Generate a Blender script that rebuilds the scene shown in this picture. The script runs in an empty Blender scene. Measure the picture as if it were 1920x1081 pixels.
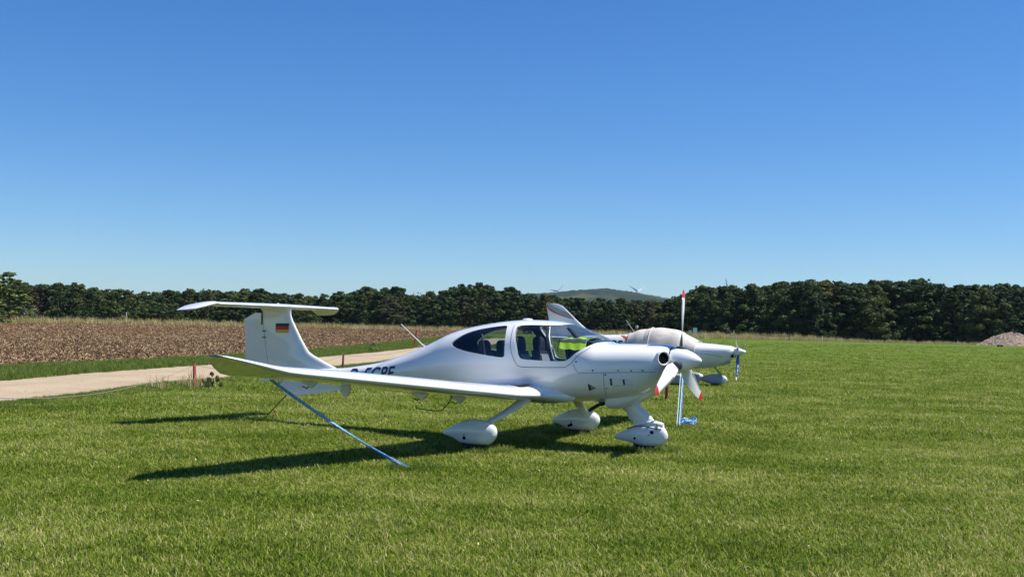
import bpy, bmesh, math, random
import numpy as np
from mathutils import Vector, Matrix
random.seed(7); RNG = np.random.default_rng(11)
S = bpy.context.scene; COL = S.collection
R = math.radians
# ------------------------------------------------------------------ camera
F_PX, CAM_H, PITCH, ROLL = 2150.0, 1.5423, 0.0387, -0.0235
cam_d = bpy.data.cameras.new('camera'); cam = bpy.data.objects.new('camera', cam_d); COL.objects.link(cam)
cam_d.sensor_width = 36.0; cam_d.lens = 36.0 * F_PX / 1920.0; cam_d.clip_start = 0.1; cam_d.clip_end = 20000
_V = Vector((0, -math.sin(PITCH), math.cos(PITCH))); _U = Vector((1, 0, 0)); _F = Vector((0, math.cos(PITCH), math.sin(PITCH)))
_r = _U * math.cos(ROLL) - _V * math.sin(ROLL); _u = _U * math.sin(ROLL) + _V * math.cos(ROLL)
cam.matrix_world = Matrix(((_r.x, _u.x, -_F.x, 0), (_r.y, _u.y, -_F.y, 0), (_r.z, _u.z, -_F.z, CAM_H), (0, 0, 0, 1)))
S.camera = cam
# ------------------------------------------------------------------ sky, sun, exposure
SUN_DIR = Vector((0.62, 0.0, 1.0)).normalized()
w = bpy.data.worlds.new('World'); S.world = w; w.use_nodes = True
wn = w.node_tree; bg = wn.nodes['Background']; sky = wn.nodes.new('ShaderNodeTexSky'); sky.sky_type = 'NISHITA'
sky.sun_disc = False; sky.sun_elevation = math.asin(SUN_DIR.z); sky.sun_rotation = math.atan2(SUN_DIR.x, SUN_DIR.y)
sky.altitude = 150; sky.air_density = 1.0; sky.dust_density = 0.12; sky.ozone_density = 4.0
hs = wn.nodes.new('ShaderNodeHueSaturation'); hs.inputs['Saturation'].default_value = 1.25; wn.links.new(sky.outputs[0], hs.inputs['Color']); tn = wn.nodes.new('ShaderNodeMix'); tn.data_type = 'RGBA'; tn.blend_type = 'MULTIPLY'; tn.inputs[0].default_value = 1.0; tn.inputs[7].default_value = (.76, .94, 1.18, 1); wn.links.new(hs.outputs[0], tn.inputs[6]); wn.links.new(tn.outputs[2], bg.inputs[0]); bg.inputs[1].default_value = 0.069
sun_d = bpy.data.lights.new('sun', 'SUN'); sun = bpy.data.objects.new('sun', sun_d); COL.objects.link(sun)
sun_d.energy = 5.0; sun_d.angle = R(0.53); sun_d.color = (1.0, 0.95, 0.87)
sun.rotation_euler = SUN_DIR.to_track_quat('Z', 'Y').to_euler(); sun.location = (60, 0, 90)
S.view_settings.view_transform = 'Standard'; S.view_settings.look = 'None'; S.view_settings.gamma = 1.0
S.view_settings.exposure = 0.66; S.view_settings.use_curve_mapping = False
S.cycles.max_bounces = 8; S.cycles.transparent_max_bounces = 24; S.cycles.caustics_reflective = False; S.cycles.caustics_refractive = False

# ------------------------------------------------------------------ materials
MATS = {}
def mat(name, base=(.5, .5, .5), rough=.6, metal=0., coat=0., spec=.5, emit=None):
    m = bpy.data.materials.new(name); m.use_nodes = True; b = m.node_tree.nodes['Principled BSDF']
    b.inputs['Base Color'].default_value = (*base, 1); b.inputs['Roughness'].default_value = rough
    b.inputs['Metallic'].default_value = metal; b.inputs['Coat Weight'].default_value = coat
    b.inputs['Specular IOR Level'].default_value = spec
    if coat: b.inputs['Coat Roughness'].default_value = .03
    MATS[name] = m; return m
class NT:
    def __init__(s, m): s.t = m.node_tree; s.b = s.t.nodes.get('Principled BSDF'); s.m = m
    def n(s, typ, **kw):
        nd = s.t.nodes.new(typ)
        for k, v in kw.items():
            if k.startswith('i_'):
                key = k[2:]; key = int(key) if key.isdigit() else key
                nd.inputs[key].default_value = v
            else: setattr(nd, k, v)
        return nd
    def l(s, a, b): s.t.links.new(a, b)
    def noise(s, scale, detail=4, rough=.6, coord='world', dist=0.):
        if coord == 'world': c = s.n('ShaderNodeNewGeometry').outputs['Position']
        else: c = s.n('ShaderNodeTexCoord').outputs['Object']
        t = s.n('ShaderNodeTexNoise'); t.inputs['Scale'].default_value = scale; t.inputs['Detail'].default_value = detail
        t.inputs['Roughness'].default_value = rough; t.inputs['Distortion'].default_value = dist
        s.l(c, t.inputs['Vector']); return t
    def ramp(s, src, stops):
        r = s.n('ShaderNodeValToRGB'); e = r.color_ramp.elements
        while len(e) < len(stops): e.new(.5)
        for i, (p, c) in enumerate(stops): e[i].position = p; e[i].color = (*c, 1)
        s.l(src, r.inputs[0]); return r.outputs[0]
    def mix(s, fac, a, b, mode='MIX'):
        x = s.n('ShaderNodeMix', data_type='RGBA', blend_type=mode)
        for sock, v in ((x.inputs[0], fac), (x.inputs[6], a), (x.inputs[7], b)):
            if hasattr(v, 'links') or hasattr(v, 'is_linked'): s.l(v, sock)
            else: sock.default_value = v if not isinstance(v, tuple) else (*v, 1)
        return x.outputs[2]
    def col(s, out): s.l(out, s.b.inputs['Base Color'])
    def bump(s, h, strength=.3, dist=.02):
        bm = s.n('ShaderNodeBump'); bm.inputs['Strength'].default_value = strength; bm.inputs['Distance'].default_value = dist
        s.l(h, bm.inputs['Height']); s.l(bm.outputs[0], s.b.inputs['Normal'])

def white_paint(name, tint=(.80, .81, .82), rough=.22, spec=.5, coat=1.0):
    m = mat(name, tint, rough, coat=coat, spec=spec); t = NT(m)
    nz = t.noise(1.3, 5, .65, 'obj'); t.col(t.ramp(nz.outputs[0], [(.3, tuple(c * .955 for c in tint)), (.7, tint)]))
    n2 = t.noise(5.0, 5, .7, 'obj'); mr = t.n('ShaderNodeMapRange'); t.l(n2.outputs[0], mr.inputs[0])
    mr.inputs[3].default_value = rough * .75; mr.inputs[4].default_value = rough * 1.5; t.l(mr.outputs[0], t.b.inputs['Roughness'])
    n3 = t.noise(2.2, 2, .5, 'obj'); t.bump(n3.outputs[0], .05, .01)
    return m
white_paint('gelcoat', (.81, .815, .82))
white_paint('gelcoat_old', (.74, .75, .76), .3)
white_paint('light_white', (.78, .79, .80), .28)
mat('cabin_lining', (.055, .057, .062), .85); mat('black_rubber', (.018, .018, .019), .75); mat('black_paint', (.016, .016, .02), .45)
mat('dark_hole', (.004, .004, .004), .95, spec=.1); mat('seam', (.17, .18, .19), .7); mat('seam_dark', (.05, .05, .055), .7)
mat('navy', (.012, .02, .10), .35); mat('red_paint', (.52, .018, .022), .35); mat('gold', (.72, .42, .02), .45); mat('flag_red', (.52, .01, .012), .4); mat('flag_black', (.01, .01, .011), .4)
mat('steel', (.55, .55, .56), .3, 1.0); mat('exhaust', (.03, .028, .026), .55, .6); mat('leather', (.018, .021, .032), .6); mat('leather_grey', (.30, .30, .32), .65)
mat('beige_strap', (.50, .44, .40), .8); mat('blue_glass', (.02, .06, .10), .1); mat('antislip', (.03, .03, .032), .95)
mat('silver_trim', (.30, .31, .31), .4, .4)
def glass(name, tint, lo=.06):
    m = bpy.data.materials.new(name); m.use_nodes = True; t = NT(m); nt = m.node_tree; nt.nodes.remove(t.b)
    tr = t.n('ShaderNodeBsdfTransparent'); tr.inputs[0].default_value = (*tint, 1)
    gl = t.n('ShaderNodeBsdfGlossy'); gl.inputs['Roughness'].default_value = .03
    lw = t.n('ShaderNodeLayerWeight'); lw.inputs[0].default_value = .5; pw = t.n('ShaderNodeMath', operation='POWER'); t.l(lw.outputs['Facing'], pw.inputs[0]); pw.inputs[1].default_value = 4.0; fr = t.n('ShaderNodeMath', operation='MULTIPLY_ADD'); t.l(pw.outputs[0], fr.inputs[0]); fr.inputs[1].default_value = .55; fr.inputs[2].default_value = .035
    mx = t.n('ShaderNodeMixShader'); t.l(fr.outputs[0], mx.inputs[0]); t.l(tr.outputs[0], mx.inputs[1]); t.l(gl.outputs[0], mx.inputs[2])
    t.l(mx.outputs[0], nt.nodes['Material Output'].inputs[0]); MATS[name] = m
glass('canopy_perspex', (.84, .87, .89)); glass('lamp_glass', (.9, .93, .95))

# ------------------------------------------------------------------ mesh helpers
def link(name, me, m=None, parent=None):
    o = bpy.data.objects.new(name, me); COL.objects.link(o)
    if m is not None:
        for k in (m if isinstance(m, (list, tuple)) else [m]): me.materials.append(MATS[k])
    if parent is not None: o.parent = parent
    return o
def smooth(me, ang=35):
    me.polygons.foreach_set('use_smooth', np.ones(len(me.polygons), bool)); me.set_sharp_from_angle(angle=R(ang))
def tag(o, label=None, cat=None, group=None, kind=None):
    if label: o['label'] = label
    if cat: o['category'] = cat
    if group: o['group'] = group
    if kind: o['kind'] = kind
    return o
def empty(name, loc=(0, 0, 0), rz=0.):
    o = bpy.data.objects.new(name, None); COL.objects.link(o); o.location = loc; o.rotation_euler = (0, 0, rz)
    o.empty_display_size = .2; return o
class MB:
    def __init__(s): s.v = []; s.f = []; s.mi = []
    def add(s, v, f, mi=0):
        k = len(s.v); s.v += [tuple(map(float, p)) for p in v]; s.f += [tuple(i + k for i in q) for q in f]; s.mi += [mi] * len(f); return s
    def box(s, a, b, mi=0):
        (x0, y0, z0), (x1, y1, z1) = a, b
        return s.add([(x0, y0, z0), (x1, y0, z0), (x1, y1, z0), (x0, y1, z0), (x0, y0, z1), (x1, y0, z1), (x1, y1, z1), (x0, y1, z1)],
              [(3, 2, 1, 0), (4, 5, 6, 7), (0, 1, 5, 4), (1, 2, 6, 5), (2, 3, 7, 6), (3, 0, 4, 7)], mi)
    def rings(s, rings, caps=(True, True), mi=0):
        n = len(rings[0]); v = [p for r in rings for p in r]; f = []
        for i in range(len(rings) - 1):
            for j in range(n):
                k = (j + 1) % n; f.append((i * n + j, i * n + k, (i + 1) * n + k, (i + 1) * n + j))
        if caps[0]: f.append(tuple(range(n - 1, -1, -1)))
        if caps[1]: f.append(tuple((len(rings) - 1) * n + j for j in range(n)))
        return s.add(v, f, mi)
    def tube(s, path, r, n=8, mi=0, caps=(True, True)):
        P = [Vector(p) for p in path]; rr = r if isinstance(r, (list, tuple)) else [r] * len(P); rings = []; up = None
        for i, p in enumerate(P):
            d = (P[min(i + 1, len(P) - 1)] - P[max(i - 1, 0)]).normalized()
            if up is None: up = Vector((0, 0, 1)) if abs(d.z) < .9 else Vector((1, 0, 0))
            a = d.cross(up).normalized(); b = a.cross(d).normalized(); up = b
            rings.append([p + a * rr[i] * math.cos(2 * math.pi * j / n) + b * rr[i] * math.sin(2 * math.pi * j / n) for j in range(n)])
        return s.rings(rings, caps, mi)
    def lathe(s, prof, origin=(0, 0, 0), axis=(1, 0, 0), n=32, mi=0, caps=(True, True)):
        ax = Vector(axis).normalized(); u = ax.orthogonal().normalized(); v = ax.cross(u); o = Vector(origin)
        return s.rings([[o + ax * t + (u * math.cos(2 * math.pi * j / n) + v * math.sin(2 * math.pi * j / n)) * r for j in range(n)] for t, r in prof], caps, mi)
    def prism(s, poly, y0, y1, mi=0):            # polygon in (x,z) extruded along y
        n = len(poly); v = [(x, y0, z) for x, z in poly] + [(x, y1, z) for x, z in poly]
        f = [(i, (i + 1) % n, n + (i + 1) % n, n + i) for i in range(n)] + [tuple(range(n - 1, -1, -1)), tuple(range(n, 2 * n))]
        return s.add(v, f, mi)
    def mesh(s, name, fix=True, ang=35, sm=True):
        me = bpy.data.meshes.new(name); me.from_pydata(s.v, [], s.f)
        if max(s.mi, default=0): me.polygons.foreach_set('material_index', np.array(s.mi, np.int32))
        if fix:
            bm = bmesh.new(); bm.from_mesh(me); bmesh.ops.recalc_face_normals(bm, faces=bm.faces[:]); bm.to_mesh(me); bm.free()
        if sm: smooth(me, ang)
        me.update(); return me
    def build(s, name, m, parent=None, **kw): return link(name, s.mesh(name, **kw), m, parent)
def np_mesh(name, V, Fq, sm=False):
    me = bpy.data.meshes.new(name); V = np.asarray(V, np.float32); Fq = np.asarray(Fq, np.int32); k = Fq.shape[1]
    me.vertices.add(len(V)); me.vertices.foreach_set('co', V.ravel()); me.loops.add(Fq.size); me.loops.foreach_set('vertex_index', Fq.ravel())
    me.polygons.add(len(Fq)); me.polygons.foreach_set('loop_start', np.arange(0, Fq.size, k, dtype=np.int32))
    me.update(calc_edges=True); me.validate()
    if sm: me.polygons.foreach_set('use_smooth', np.ones(len(me.polygons), bool))
    return me
def sstep(a, b, x):
    t = np.clip((np.asarray(x, float) - a) / (b - a), 0, 1); return t * t * (3 - 2 * t)
def terr(x, y): return 1.35 * sstep(45, 190, np.asarray(y, float)) + 0 * np.asarray(x, float)
def scatter(name, pts, scale, rot, protos, kind='stuff', parent=None):
    """one object whose points carry instances of small meshes (countless stuff)"""
    c = bpy.data.collections.new(name + '_pieces')
    for p in protos: c.objects.link(p)
    me = bpy.data.meshes.new(name); n = len(pts); me.vertices.add(n); me.vertices.foreach_set('co', np.asarray(pts, np.float32).ravel())
    a = me.attributes.new('sc', 'FLOAT_VECTOR', 'POINT'); sc = np.asarray(scale, np.float32)
    if sc.ndim == 1: sc = np.repeat(sc[:, None], 3, 1)
    a.data.foreach_set('vector', sc.ravel())
    a = me.attributes.new('rt', 'FLOAT_VECTOR', 'POINT'); a.data.foreach_set('vector', np.asarray(rot, np.float32).ravel())
    o = bpy.data.objects.new(name, me); COL.objects.link(o); o['kind'] = kind
    if parent is not None: o.parent = parent
    ng = bpy.data.node_groups.new(name + '_nodes', 'GeometryNodeTree')
    ng.interface.new_socket('Geometry', in_out='INPUT', socket_type='NodeSocketGeometry'); ng.interface.new_socket('Geometry', in_out='OUTPUT', socket_type='NodeSocketGeometry')
    gi = ng.nodes.new('NodeGroupInput'); go = ng.nodes.new('NodeGroupOutput'); ip = ng.nodes.new('GeometryNodeInstanceOnPoints')
    ci = ng.nodes.new('GeometryNodeCollectionInfo'); ci.inputs[0].default_value = c; ci.inputs[1].default_value = True; ci.inputs[2].default_value = True
    at = ng.nodes.new('GeometryNodeInputNamedAttribute'); at.data_type = 'FLOAT_VECTOR'; at.inputs[0].default_value = 'sc'
    ar = ng.nodes.new('GeometryNodeInputNamedAttribute'); ar.data_type = 'FLOAT_VECTOR'; ar.inputs[0].default_value = 'rt'
    L = ng.links.new; L(gi.outputs[0], ip.inputs['Points']); L(ci.outputs[0], ip.inputs['Instance']); ip.inputs['Pick Instance'].default_value = True
    L(ar.outputs[0], ip.inputs['Rotation']); L(at.outputs[0], ip.inputs['Scale']); L(ip.outputs[0], go.inputs[0])
    md = o.modifiers.new('scatter', 'NODES'); md.node_group = ng
    return o
def proto(name, me, m):
    o = bpy.data.objects.new(name, me)
    for k in (m if isinstance(m, (list, tuple)) else [m]): me.materials.append(MATS[k])
    return o

# ================================================================== the setting
def lut(pts): xs = [p[0] for p in pts]; ys = [p[1] for p in pts]; return lambda q: np.interp(q, xs, ys)
road_r = lut([(-40, -10.6), (10, -9.9), (21.5, -9.5), (28.5, -9.15), (33.5, -8.4), (53.2, -6.0), (85, -2.9), (130, 1.5)])   # edge nearest the lawn, x at depth y
road_l = lut([(-40, -14.3), (10, -13.4), (20, -13.1), (29.1, -12.9), (34.8, -12.7), (41.9, -12.1), (58.9, -9.9), (81.3, -7.3), (130, -2.2)])
field_r = lut([(-40, -18.6), (10, -17.6), (36.6, -16.3), (42.2, -15.4), (54.1, -14.0), (74.3, -12.3), (107.3, -9.8), (118.6, -8.7), (190, -4.0), (240, -1.0)])
field_far = lut([(-200, 128), (-67, 150), (-45, 175), (-20, 205), (0, 215)])

def grass_tone(t, big=True):
    """lawn colour in world space: green, olive and straw patches"""
    a = t.noise(.35, 5, .62); b = t.noise(2.6, 5, .7); c = t.noise(.06, 3, .5)
    base = t.ramp(a.outputs[0], [(.32, (.045, .075, .013)), (.5, (.070, .098, .019)), (.68, (.120, .120, .036))])
    fine = t.ramp(b.outputs[0], [(.3, (.032, .052, .010)), (.55, (.075, .102, .020)), (.75, (.16, .15, .055))])
    x = t.mix(.5, base, fine)
    g = t.n('ShaderNodeNewGeometry'); sp = t.n('ShaderNodeSeparateXYZ'); t.l(g.outputs['Position'], sp.inputs[0])
    mr = t.n('ShaderNodeMapRange'); t.l(sp.outputs[1], mr.inputs[0]); mr.inputs[1].default_value = 18; mr.inputs[2].default_value = 70
    far = t.ramp(c.outputs[0], [(.35, (.085, .160, .018)), (.65, (.115, .180, .025))])
    x2 = t.mix(.70, x, far)
    return t.mix(mr.outputs[0], x, x2)
m = mat('lawn', rough=.95, spec=.04); t = NT(m)
tone = grass_tone(t)
# mowing swaths running away from the camera, further out
g = t.n('ShaderNodeNewGeometry'); mp = t.n('ShaderNodeMapping'); t.l(g.outputs['Position'], mp.inputs[0]); mp.inputs['Rotation'].default_value = (0, 0, R(62)); mp.inputs['Scale'].default_value = (.05, .9, 1)
wz = t.n('ShaderNodeTexNoise'); wz.inputs['Scale'].default_value = 1.0; wz.inputs['Detail'].default_value = 5; t.l(mp.outputs[0], wz.inputs['Vector'])
sw = t.ramp(wz.outputs[0], [(.35, (.80, .80, .80)), (.62, (1.12, 1.10, 1.05))])
t.col(t.mix(1.0, tone, sw, 'MULTIPLY'))
n1 = t.noise(38, 6, .75); n2 = t.noise(7, 5, .7); mm = t.n('ShaderNodeMath', operation='ADD'); t.l(n1.outputs[0], mm.inputs[0]); t.l(n2.outputs[0], mm.inputs[1]); t.bump(mm.outputs[0], .9, .06)

def blade_mat(name, stops, trans=.35):
    m = mat(name, rough=.6, spec=.12); t = NT(m); oi = t.n('ShaderNodeObjectInfo')
    pc = t.noise(.45, 4, .6); p2 = t.noise(3.0, 3, .6); gm = t.n('ShaderNodeNewGeometry'); mq = t.n('ShaderNodeMapping'); t.l(gm.outputs['Position'], mq.inputs[0]); mq.inputs['Rotation'].default_value = (0, 0, R(28)); mq.inputs['Scale'].default_value = (.10, .95, 1); p2.inputs['Scale'].default_value = 1.6; t.l(mq.outputs[0], p2.inputs['Vector'])
    ad = t.n('ShaderNodeMath', operation='MULTIPLY_ADD'); t.l(oi.outputs['Random'], ad.inputs[0]); ad.inputs[1].default_value = .34; pm = t.n('ShaderNodeMath', operation='MULTIPLY_ADD'); t.l(pc.outputs[0], pm.inputs[0]); pm.inputs[1].default_value = 1.1; pm.inputs[2].default_value = -.06; t.l(pm.outputs[0], ad.inputs[2])
    a2 = t.n('ShaderNodeMath', operation='MULTIPLY_ADD'); t.l(p2.outputs[0], a2.inputs[0]); a2.inputs[1].default_value = .36; t.l(ad.outputs[0], a2.inputs[2])
    bt = t.n('ShaderNodeAttribute'); bt.attribute_name = 'tone'; a4 = t.n('ShaderNodeMath', operation='MULTIPLY_ADD'); t.l(bt.outputs['Fac'], a4.inputs[0]); a4.inputs[1].default_value = .85; t.l(a2.outputs[0], a4.inputs[2])
    a3 = t.n('ShaderNodeMath', operation='SUBTRACT'); t.l(a4.outputs[0], a3.inputs[0]); a3.inputs[1].default_value = .78
    c = t.ramp(a3.outputs[0], stops); t.col(c)
    tr = t.n('ShaderNodeBsdfTranslucent'); t.l(c, tr.inputs[0]); mx = t.n('ShaderNodeMixShader'); mx.inputs[0].default_value = trans
    t.l(t.b.outputs[0], mx.inputs[1]); t.l(tr.outputs[0], mx.inputs[2]); t.l(mx.outputs[0], t.t.nodes['Material Output'].inputs[0])
    return m
blade_mat('grass_blade', [(.10, (.055, .090, .010)), (.34, (.155, .255, .016)), (.60, (.275, .350, .036)), (.82, (.42, .41, .11)), (1.0, (.66, .58, .29))], .45)
blade_mat('verge_blade', [(.2, (.085, .155, .020)), (.5, (.145, .215, .034)), (.8, (.23, .25, .07))], .45)
blade_mat('dry_blade', [(.2, (.36, .29, .12)), (.5, (.50, .41, .20)), (.85, (.62, .53, .31))], .25)

# ground sheet to the horizon
ys = np.concatenate([np.linspace(-60, 40, 60), np.linspace(42, 240, 90), np.geomspace(250, 12000, 40)])
xs = np.sinh(np.linspace(-7.2, 7.2, 181)) * 12; X, Y = np.meshgrid(xs, ys)
und = .012 * np.sin(X * .9 + Y * .31) + .012 * np.sin(Y * .77 - X * .42)
V = np.stack([X, Y, terr(X, Y) + und * (Y > 6) * (Y < 30)], -1).reshape(-1, 3); nx, ny = len(xs), len(ys)
I = np.arange(nx * ny).reshape(ny, nx); Q = np.stack([I[:-1, :-1], I[:-1, 1:], I[1:, 1:], I[1:, :-1]], -1).reshape(-1, 4)
tag(link('ground', np_mesh('ground', V, Q, True), 'lawn'), kind='structure')
def gz(x, y): x = np.asarray(x, float); y = np.asarray(y, float); return terr(x, y) + (.012 * np.sin(x * .9 + y * .31) + .012 * np.sin(y * .77 - x * .42)) * (y > 6) * (y < 30)

# gravel road
m = mat('gravel', rough=.95, spec=.2); t = NT(m); a = t.noise(.5, 4, .6); b = t.noise(18, 6, .75); c2 = t.noise(3, 4, .6)
x = t.ramp(a.outputs[0], [(.3, (.34, .265, .175)), (.7, (.42, .335, .235))]); y = t.ramp(b.outputs[0], [(.25, (.52, .52, .52)), (.5, (.95, .95, .95)), (.75, (1.2, 1.2, 1.2))])
t.col(t.mix(1., x, y, 'MULTIPLY')); t.bump(b.outputs[0], .8, .03)
yy = np.concatenate([np.arange(-40, 60, .25), np.arange(60, 131, 1.)]); k = 14; rows = []
jl = RNG.normal(0, .10, len(yy)); jr = RNG.normal(0, .10, len(yy))
for i, q in enumerate(yy):
    l, r = road_l(q) + jl[i], road_r(q) + jr[i]; s = np.linspace(0, 1, k); xr = l + (r - l) * s
    crown = .05 * np.sin(s * np.pi) - .03 * np.exp(-((s - .3) / .07) ** 2) - .03 * np.exp(-((s - .7) / .07) ** 2)
    rows.append(np.stack([xr, np.full(k, q), gz(xr, np.full(k, q)) + .03 + crown], -1))
V = np.concatenate(rows); I = np.arange(len(V)).reshape(len(yy), k); Q = np.stack([I[:-1, :-1], I[:-1, 1:], I[1:, 1:], I[1:, :-1]], -1).reshape(-1, 4)
tag(link('road', np_mesh('road', V, Q, True), 'gravel'), kind='structure')

# ploughed field with maize stubble
m = mat('soil', rough=1., spec=.1); t = NT(m); a = t.noise(1.6, 6, .75); b = t.noise(7, 6, .8); c2 = t.noise(.12, 3, .5)
x = t.ramp(a.outputs[0], [(.3, (.12, .077, .048)), (.55, (.185, .122, .076)), (.75, (.29, .19, .12))])
y = t.ramp(b.outputs[0], [(.35, (.10, .068, .044)), (.55, (.19, .130, .082)), (.7, (.36, .265, .155))])
z = t.mix(.55, x, y); t.col(t.mix(.35, z, t.ramp(c2.outputs[0], [(.35, (.125, .085, .058)), (.65, (.26, .185, .115))]))); t.bump(b.outputs[0], 1., .10)
yy = np.concatenate([np.arange(8, 36, .8), np.arange(36, 90, .22), np.arange(90, 216, .6)]); s = np.concatenate([np.linspace(0, .5, 260), np.linspace(.5, 1, 60)[1:]])
rr = field_r(yy); X = rr[:, None] + (-170 - rr[:, None]) * s[None, :] ** 1.25; Y = np.repeat(yy[:, None], len(s), 1)
Zc = np.abs(RNG.normal(0, .03, X.shape)) + .035 * np.sin(X * 2.1 + .3 * Y) * np.sin(.9 * Y + 1.3 * np.sin(X * .2)); Zc[:, 0] = 0
V = np.stack([X, Y, gz(X, Y) + .05 + Zc], -1).reshape(-1, 3); I = np.arange(X.size).reshape(X.shape); Q = np.stack([I[:-1, :-1], I[1:, :-1], I[1:, 1:], I[:-1, 1:]], -1).reshape(-1, 4)
ctr = V[Q].mean(1); Q = Q[ctr[:, 1] < field_far(ctr[:, 0])]
tag(link('field', np_mesh('field', V, Q, True), 'soil'), kind='structure')
m = mat('straw', rough=.8, spec=.2); t = NT(m); oi = t.n('ShaderNodeObjectInfo')
t.col(t.ramp(oi.outputs['Random'], [(0, (.13, .080, .044)), (.5, (.22, .142, .075)), (.85, (.33, .22, .118)), (1, (.52, .39, .23))]))
def straw_mesh(seed):
    r = random.Random(seed); mb = MB()
    for _ in range(7):
        a = r.uniform(0, 6.28); x0, y0 = r.uniform(-.4, .4), r.uniform(-.4, .4); L = r.uniform(.08, .26); w_ = r.uniform(.010, .026); hz = r.uniform(.02, .10); k = r.uniform(-.05, .2)
        c, s_ = math.cos(a), math.sin(a); v = []
        for u, zz in ((0, 0), (.5, hz), (1, k)):
            for e in (-1, 1): v.append((x0 + c * L * u - s_ * w_ * e * (1 - .5 * u), y0 + s_ * L * u + c * w_ * e * (1 - .5 * u), zz + .02 * e))
        mb.add(v, [(0, 1, 3, 2), (2, 3, 5, 4)])
    return mb.mesh('straw_piece', fix=False, sm=False)
N = 90000; q = RNG.random(N); y = 34 + (q ** 1.7) * 165; x = field_r(y) - (RNG.random(N) ** 1.1) * (y * .50 + 4) - .2
k = (y < field_far(x)); x, y = x[k], y[k]; n = len(x)
tag(scatter('stubble', np.stack([x, y, gz(x, y) + .07], -1), RNG.uniform(.3, .68, n) * (1 + y / 280), np.stack([RNG.normal(0, .2, n), RNG.normal(0, .2, n), RNG.uniform(0, 6.28, n)], -1),
    [proto('straw_piece', straw_mesh(i), 'straw') for i in range(6)]), 'pale maize straw lying over the brown ploughed field', 'straw')

# lawn grass
def tuft(seed, nb, h0, h1, rad, w0, lean=.5):
    r = random.Random(seed); V = []; Fq = []
    for _ in range(nb):
        a = r.uniform(0, 6.28); d = rad * math.sqrt(r.random()); x0, y0 = d * math.cos(a), d * math.sin(a); h = r.uniform(h0, h1); b = r.uniform(0, 6.28); ln = r.uniform(.1, lean) * h
        wx, wy = math.cos(b + 1.57) * w0, math.sin(b + 1.57) * w0; cx, cy = math.cos(b) * ln, math.sin(b) * ln; k = len(V)
        V += [(x0 - wx, y0 - wy, -.01), (x0 + wx, y0 + wy, -.01), (x0 + cx * .4 + wx * .8, y0 + cy * .4 + wy * .8, h * .6), (x0 + cx * .4 - wx * .8, y0 + cy * .4 - wy * .8, h * .6),
              (x0 + cx * 1.3 + wx * .15, y0 + cy * 1.3 + wy * .15, h), (x0 + cx * 1.3 - wx * .15, y0 + cy * 1.3 - wy * .15, h)]
        Fq += [(k, k + 1, k + 2, k + 3), (k + 3, k + 2, k + 4, k + 5)]
    me = np_mesh('tuft', V, Fq); a = me.attributes.new('tone', 'FLOAT', 'POINT'); rr = np.random.default_rng(seed).random(nb) ** 1.3; a.data.foreach_set('value', np.repeat(rr, 6).astype(np.float32)); return me
P = []; SC = []
for d0, d1, dens, sc in ((6.3, 12, 560, .95), (12, 18, 330, 1.1), (18, 27, 140, 1.35), (27, 42, 46, 1.7), (42, 64, 14, 2.0), (64, 100, 4.5, 2.1), (100, 150, 1.6, 2.2)):
    n = int(dens * (d1 - d0) * (d0 + d1) * .56); y = np.sqrt(RNG.uniform(d0 * d0, d1 * d1, n)); x = RNG.uniform(-.54, .58, n) * y
    k = ((x > road_r(y) + .05) | ((x < road_l(y)) & (x > field_r(y)))); P.append(np.stack([x[k], y[k]], -1)); SC.append(np.full(k.sum(), sc) * RNG.uniform(.6, 1.25, k.sum()))
P = np.concatenate(P); SC = np.concatenate(SC); n = len(P)
tag(scatter('lawn_grass', np.column_stack([P, gz(P[:, 0], P[:, 1])]), SC, np.stack([RNG.normal(0, .12, n), RNG.normal(0, .12, n), RNG.uniform(0, 6.28, n)], -1),
    [proto('tuft', tuft(i, 26, .012, .046, .08, .0034, 1.2), 'grass_blade') for i in range(8)]), 'short mown green grass of the airfield lawn', 'grass')
# longer grass along both edges of the road and of the field
P = []; SC = []
n = 9000; y = 20 + RNG.random(n) ** 1.5 * 90; x = road_r(y) + .08 + np.abs(RNG.normal(0, .6, n)) * RNG.uniform(.5, 1.8, n); P.append(np.stack([x, y], -1)); SC.append(RNG.uniform(.25, .60, n) * np.interp(y, [20, 30, 60], [.8, 1.0, 1.5]))
n = 16000; y = 24 + RNG.random(n) ** 1.4 * 110; l, r = field_r(y), road_l(y); x = l + (r - l) * RNG.random(n); P.append(np.stack([x, y], -1)); SC.append(RNG.uniform(.6, 1.25, n))
P = np.concatenate(P); SC = np.concatenate(SC); n = len(P)
tag(scatter('verge_grass', np.column_stack([P, gz(P[:, 0], P[:, 1])]), SC, np.stack([RNG.normal(0, .12, n), RNG.normal(0, .12, n), RNG.uniform(0, 6.28, n)], -1),
    [proto('tuft', tuft(40 + i, 22, .07, .22, .16, .006, .7), 'verge_blade') for i in range(6)]), 'longer green grass on the verges of the gravel road', 'grass')
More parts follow.
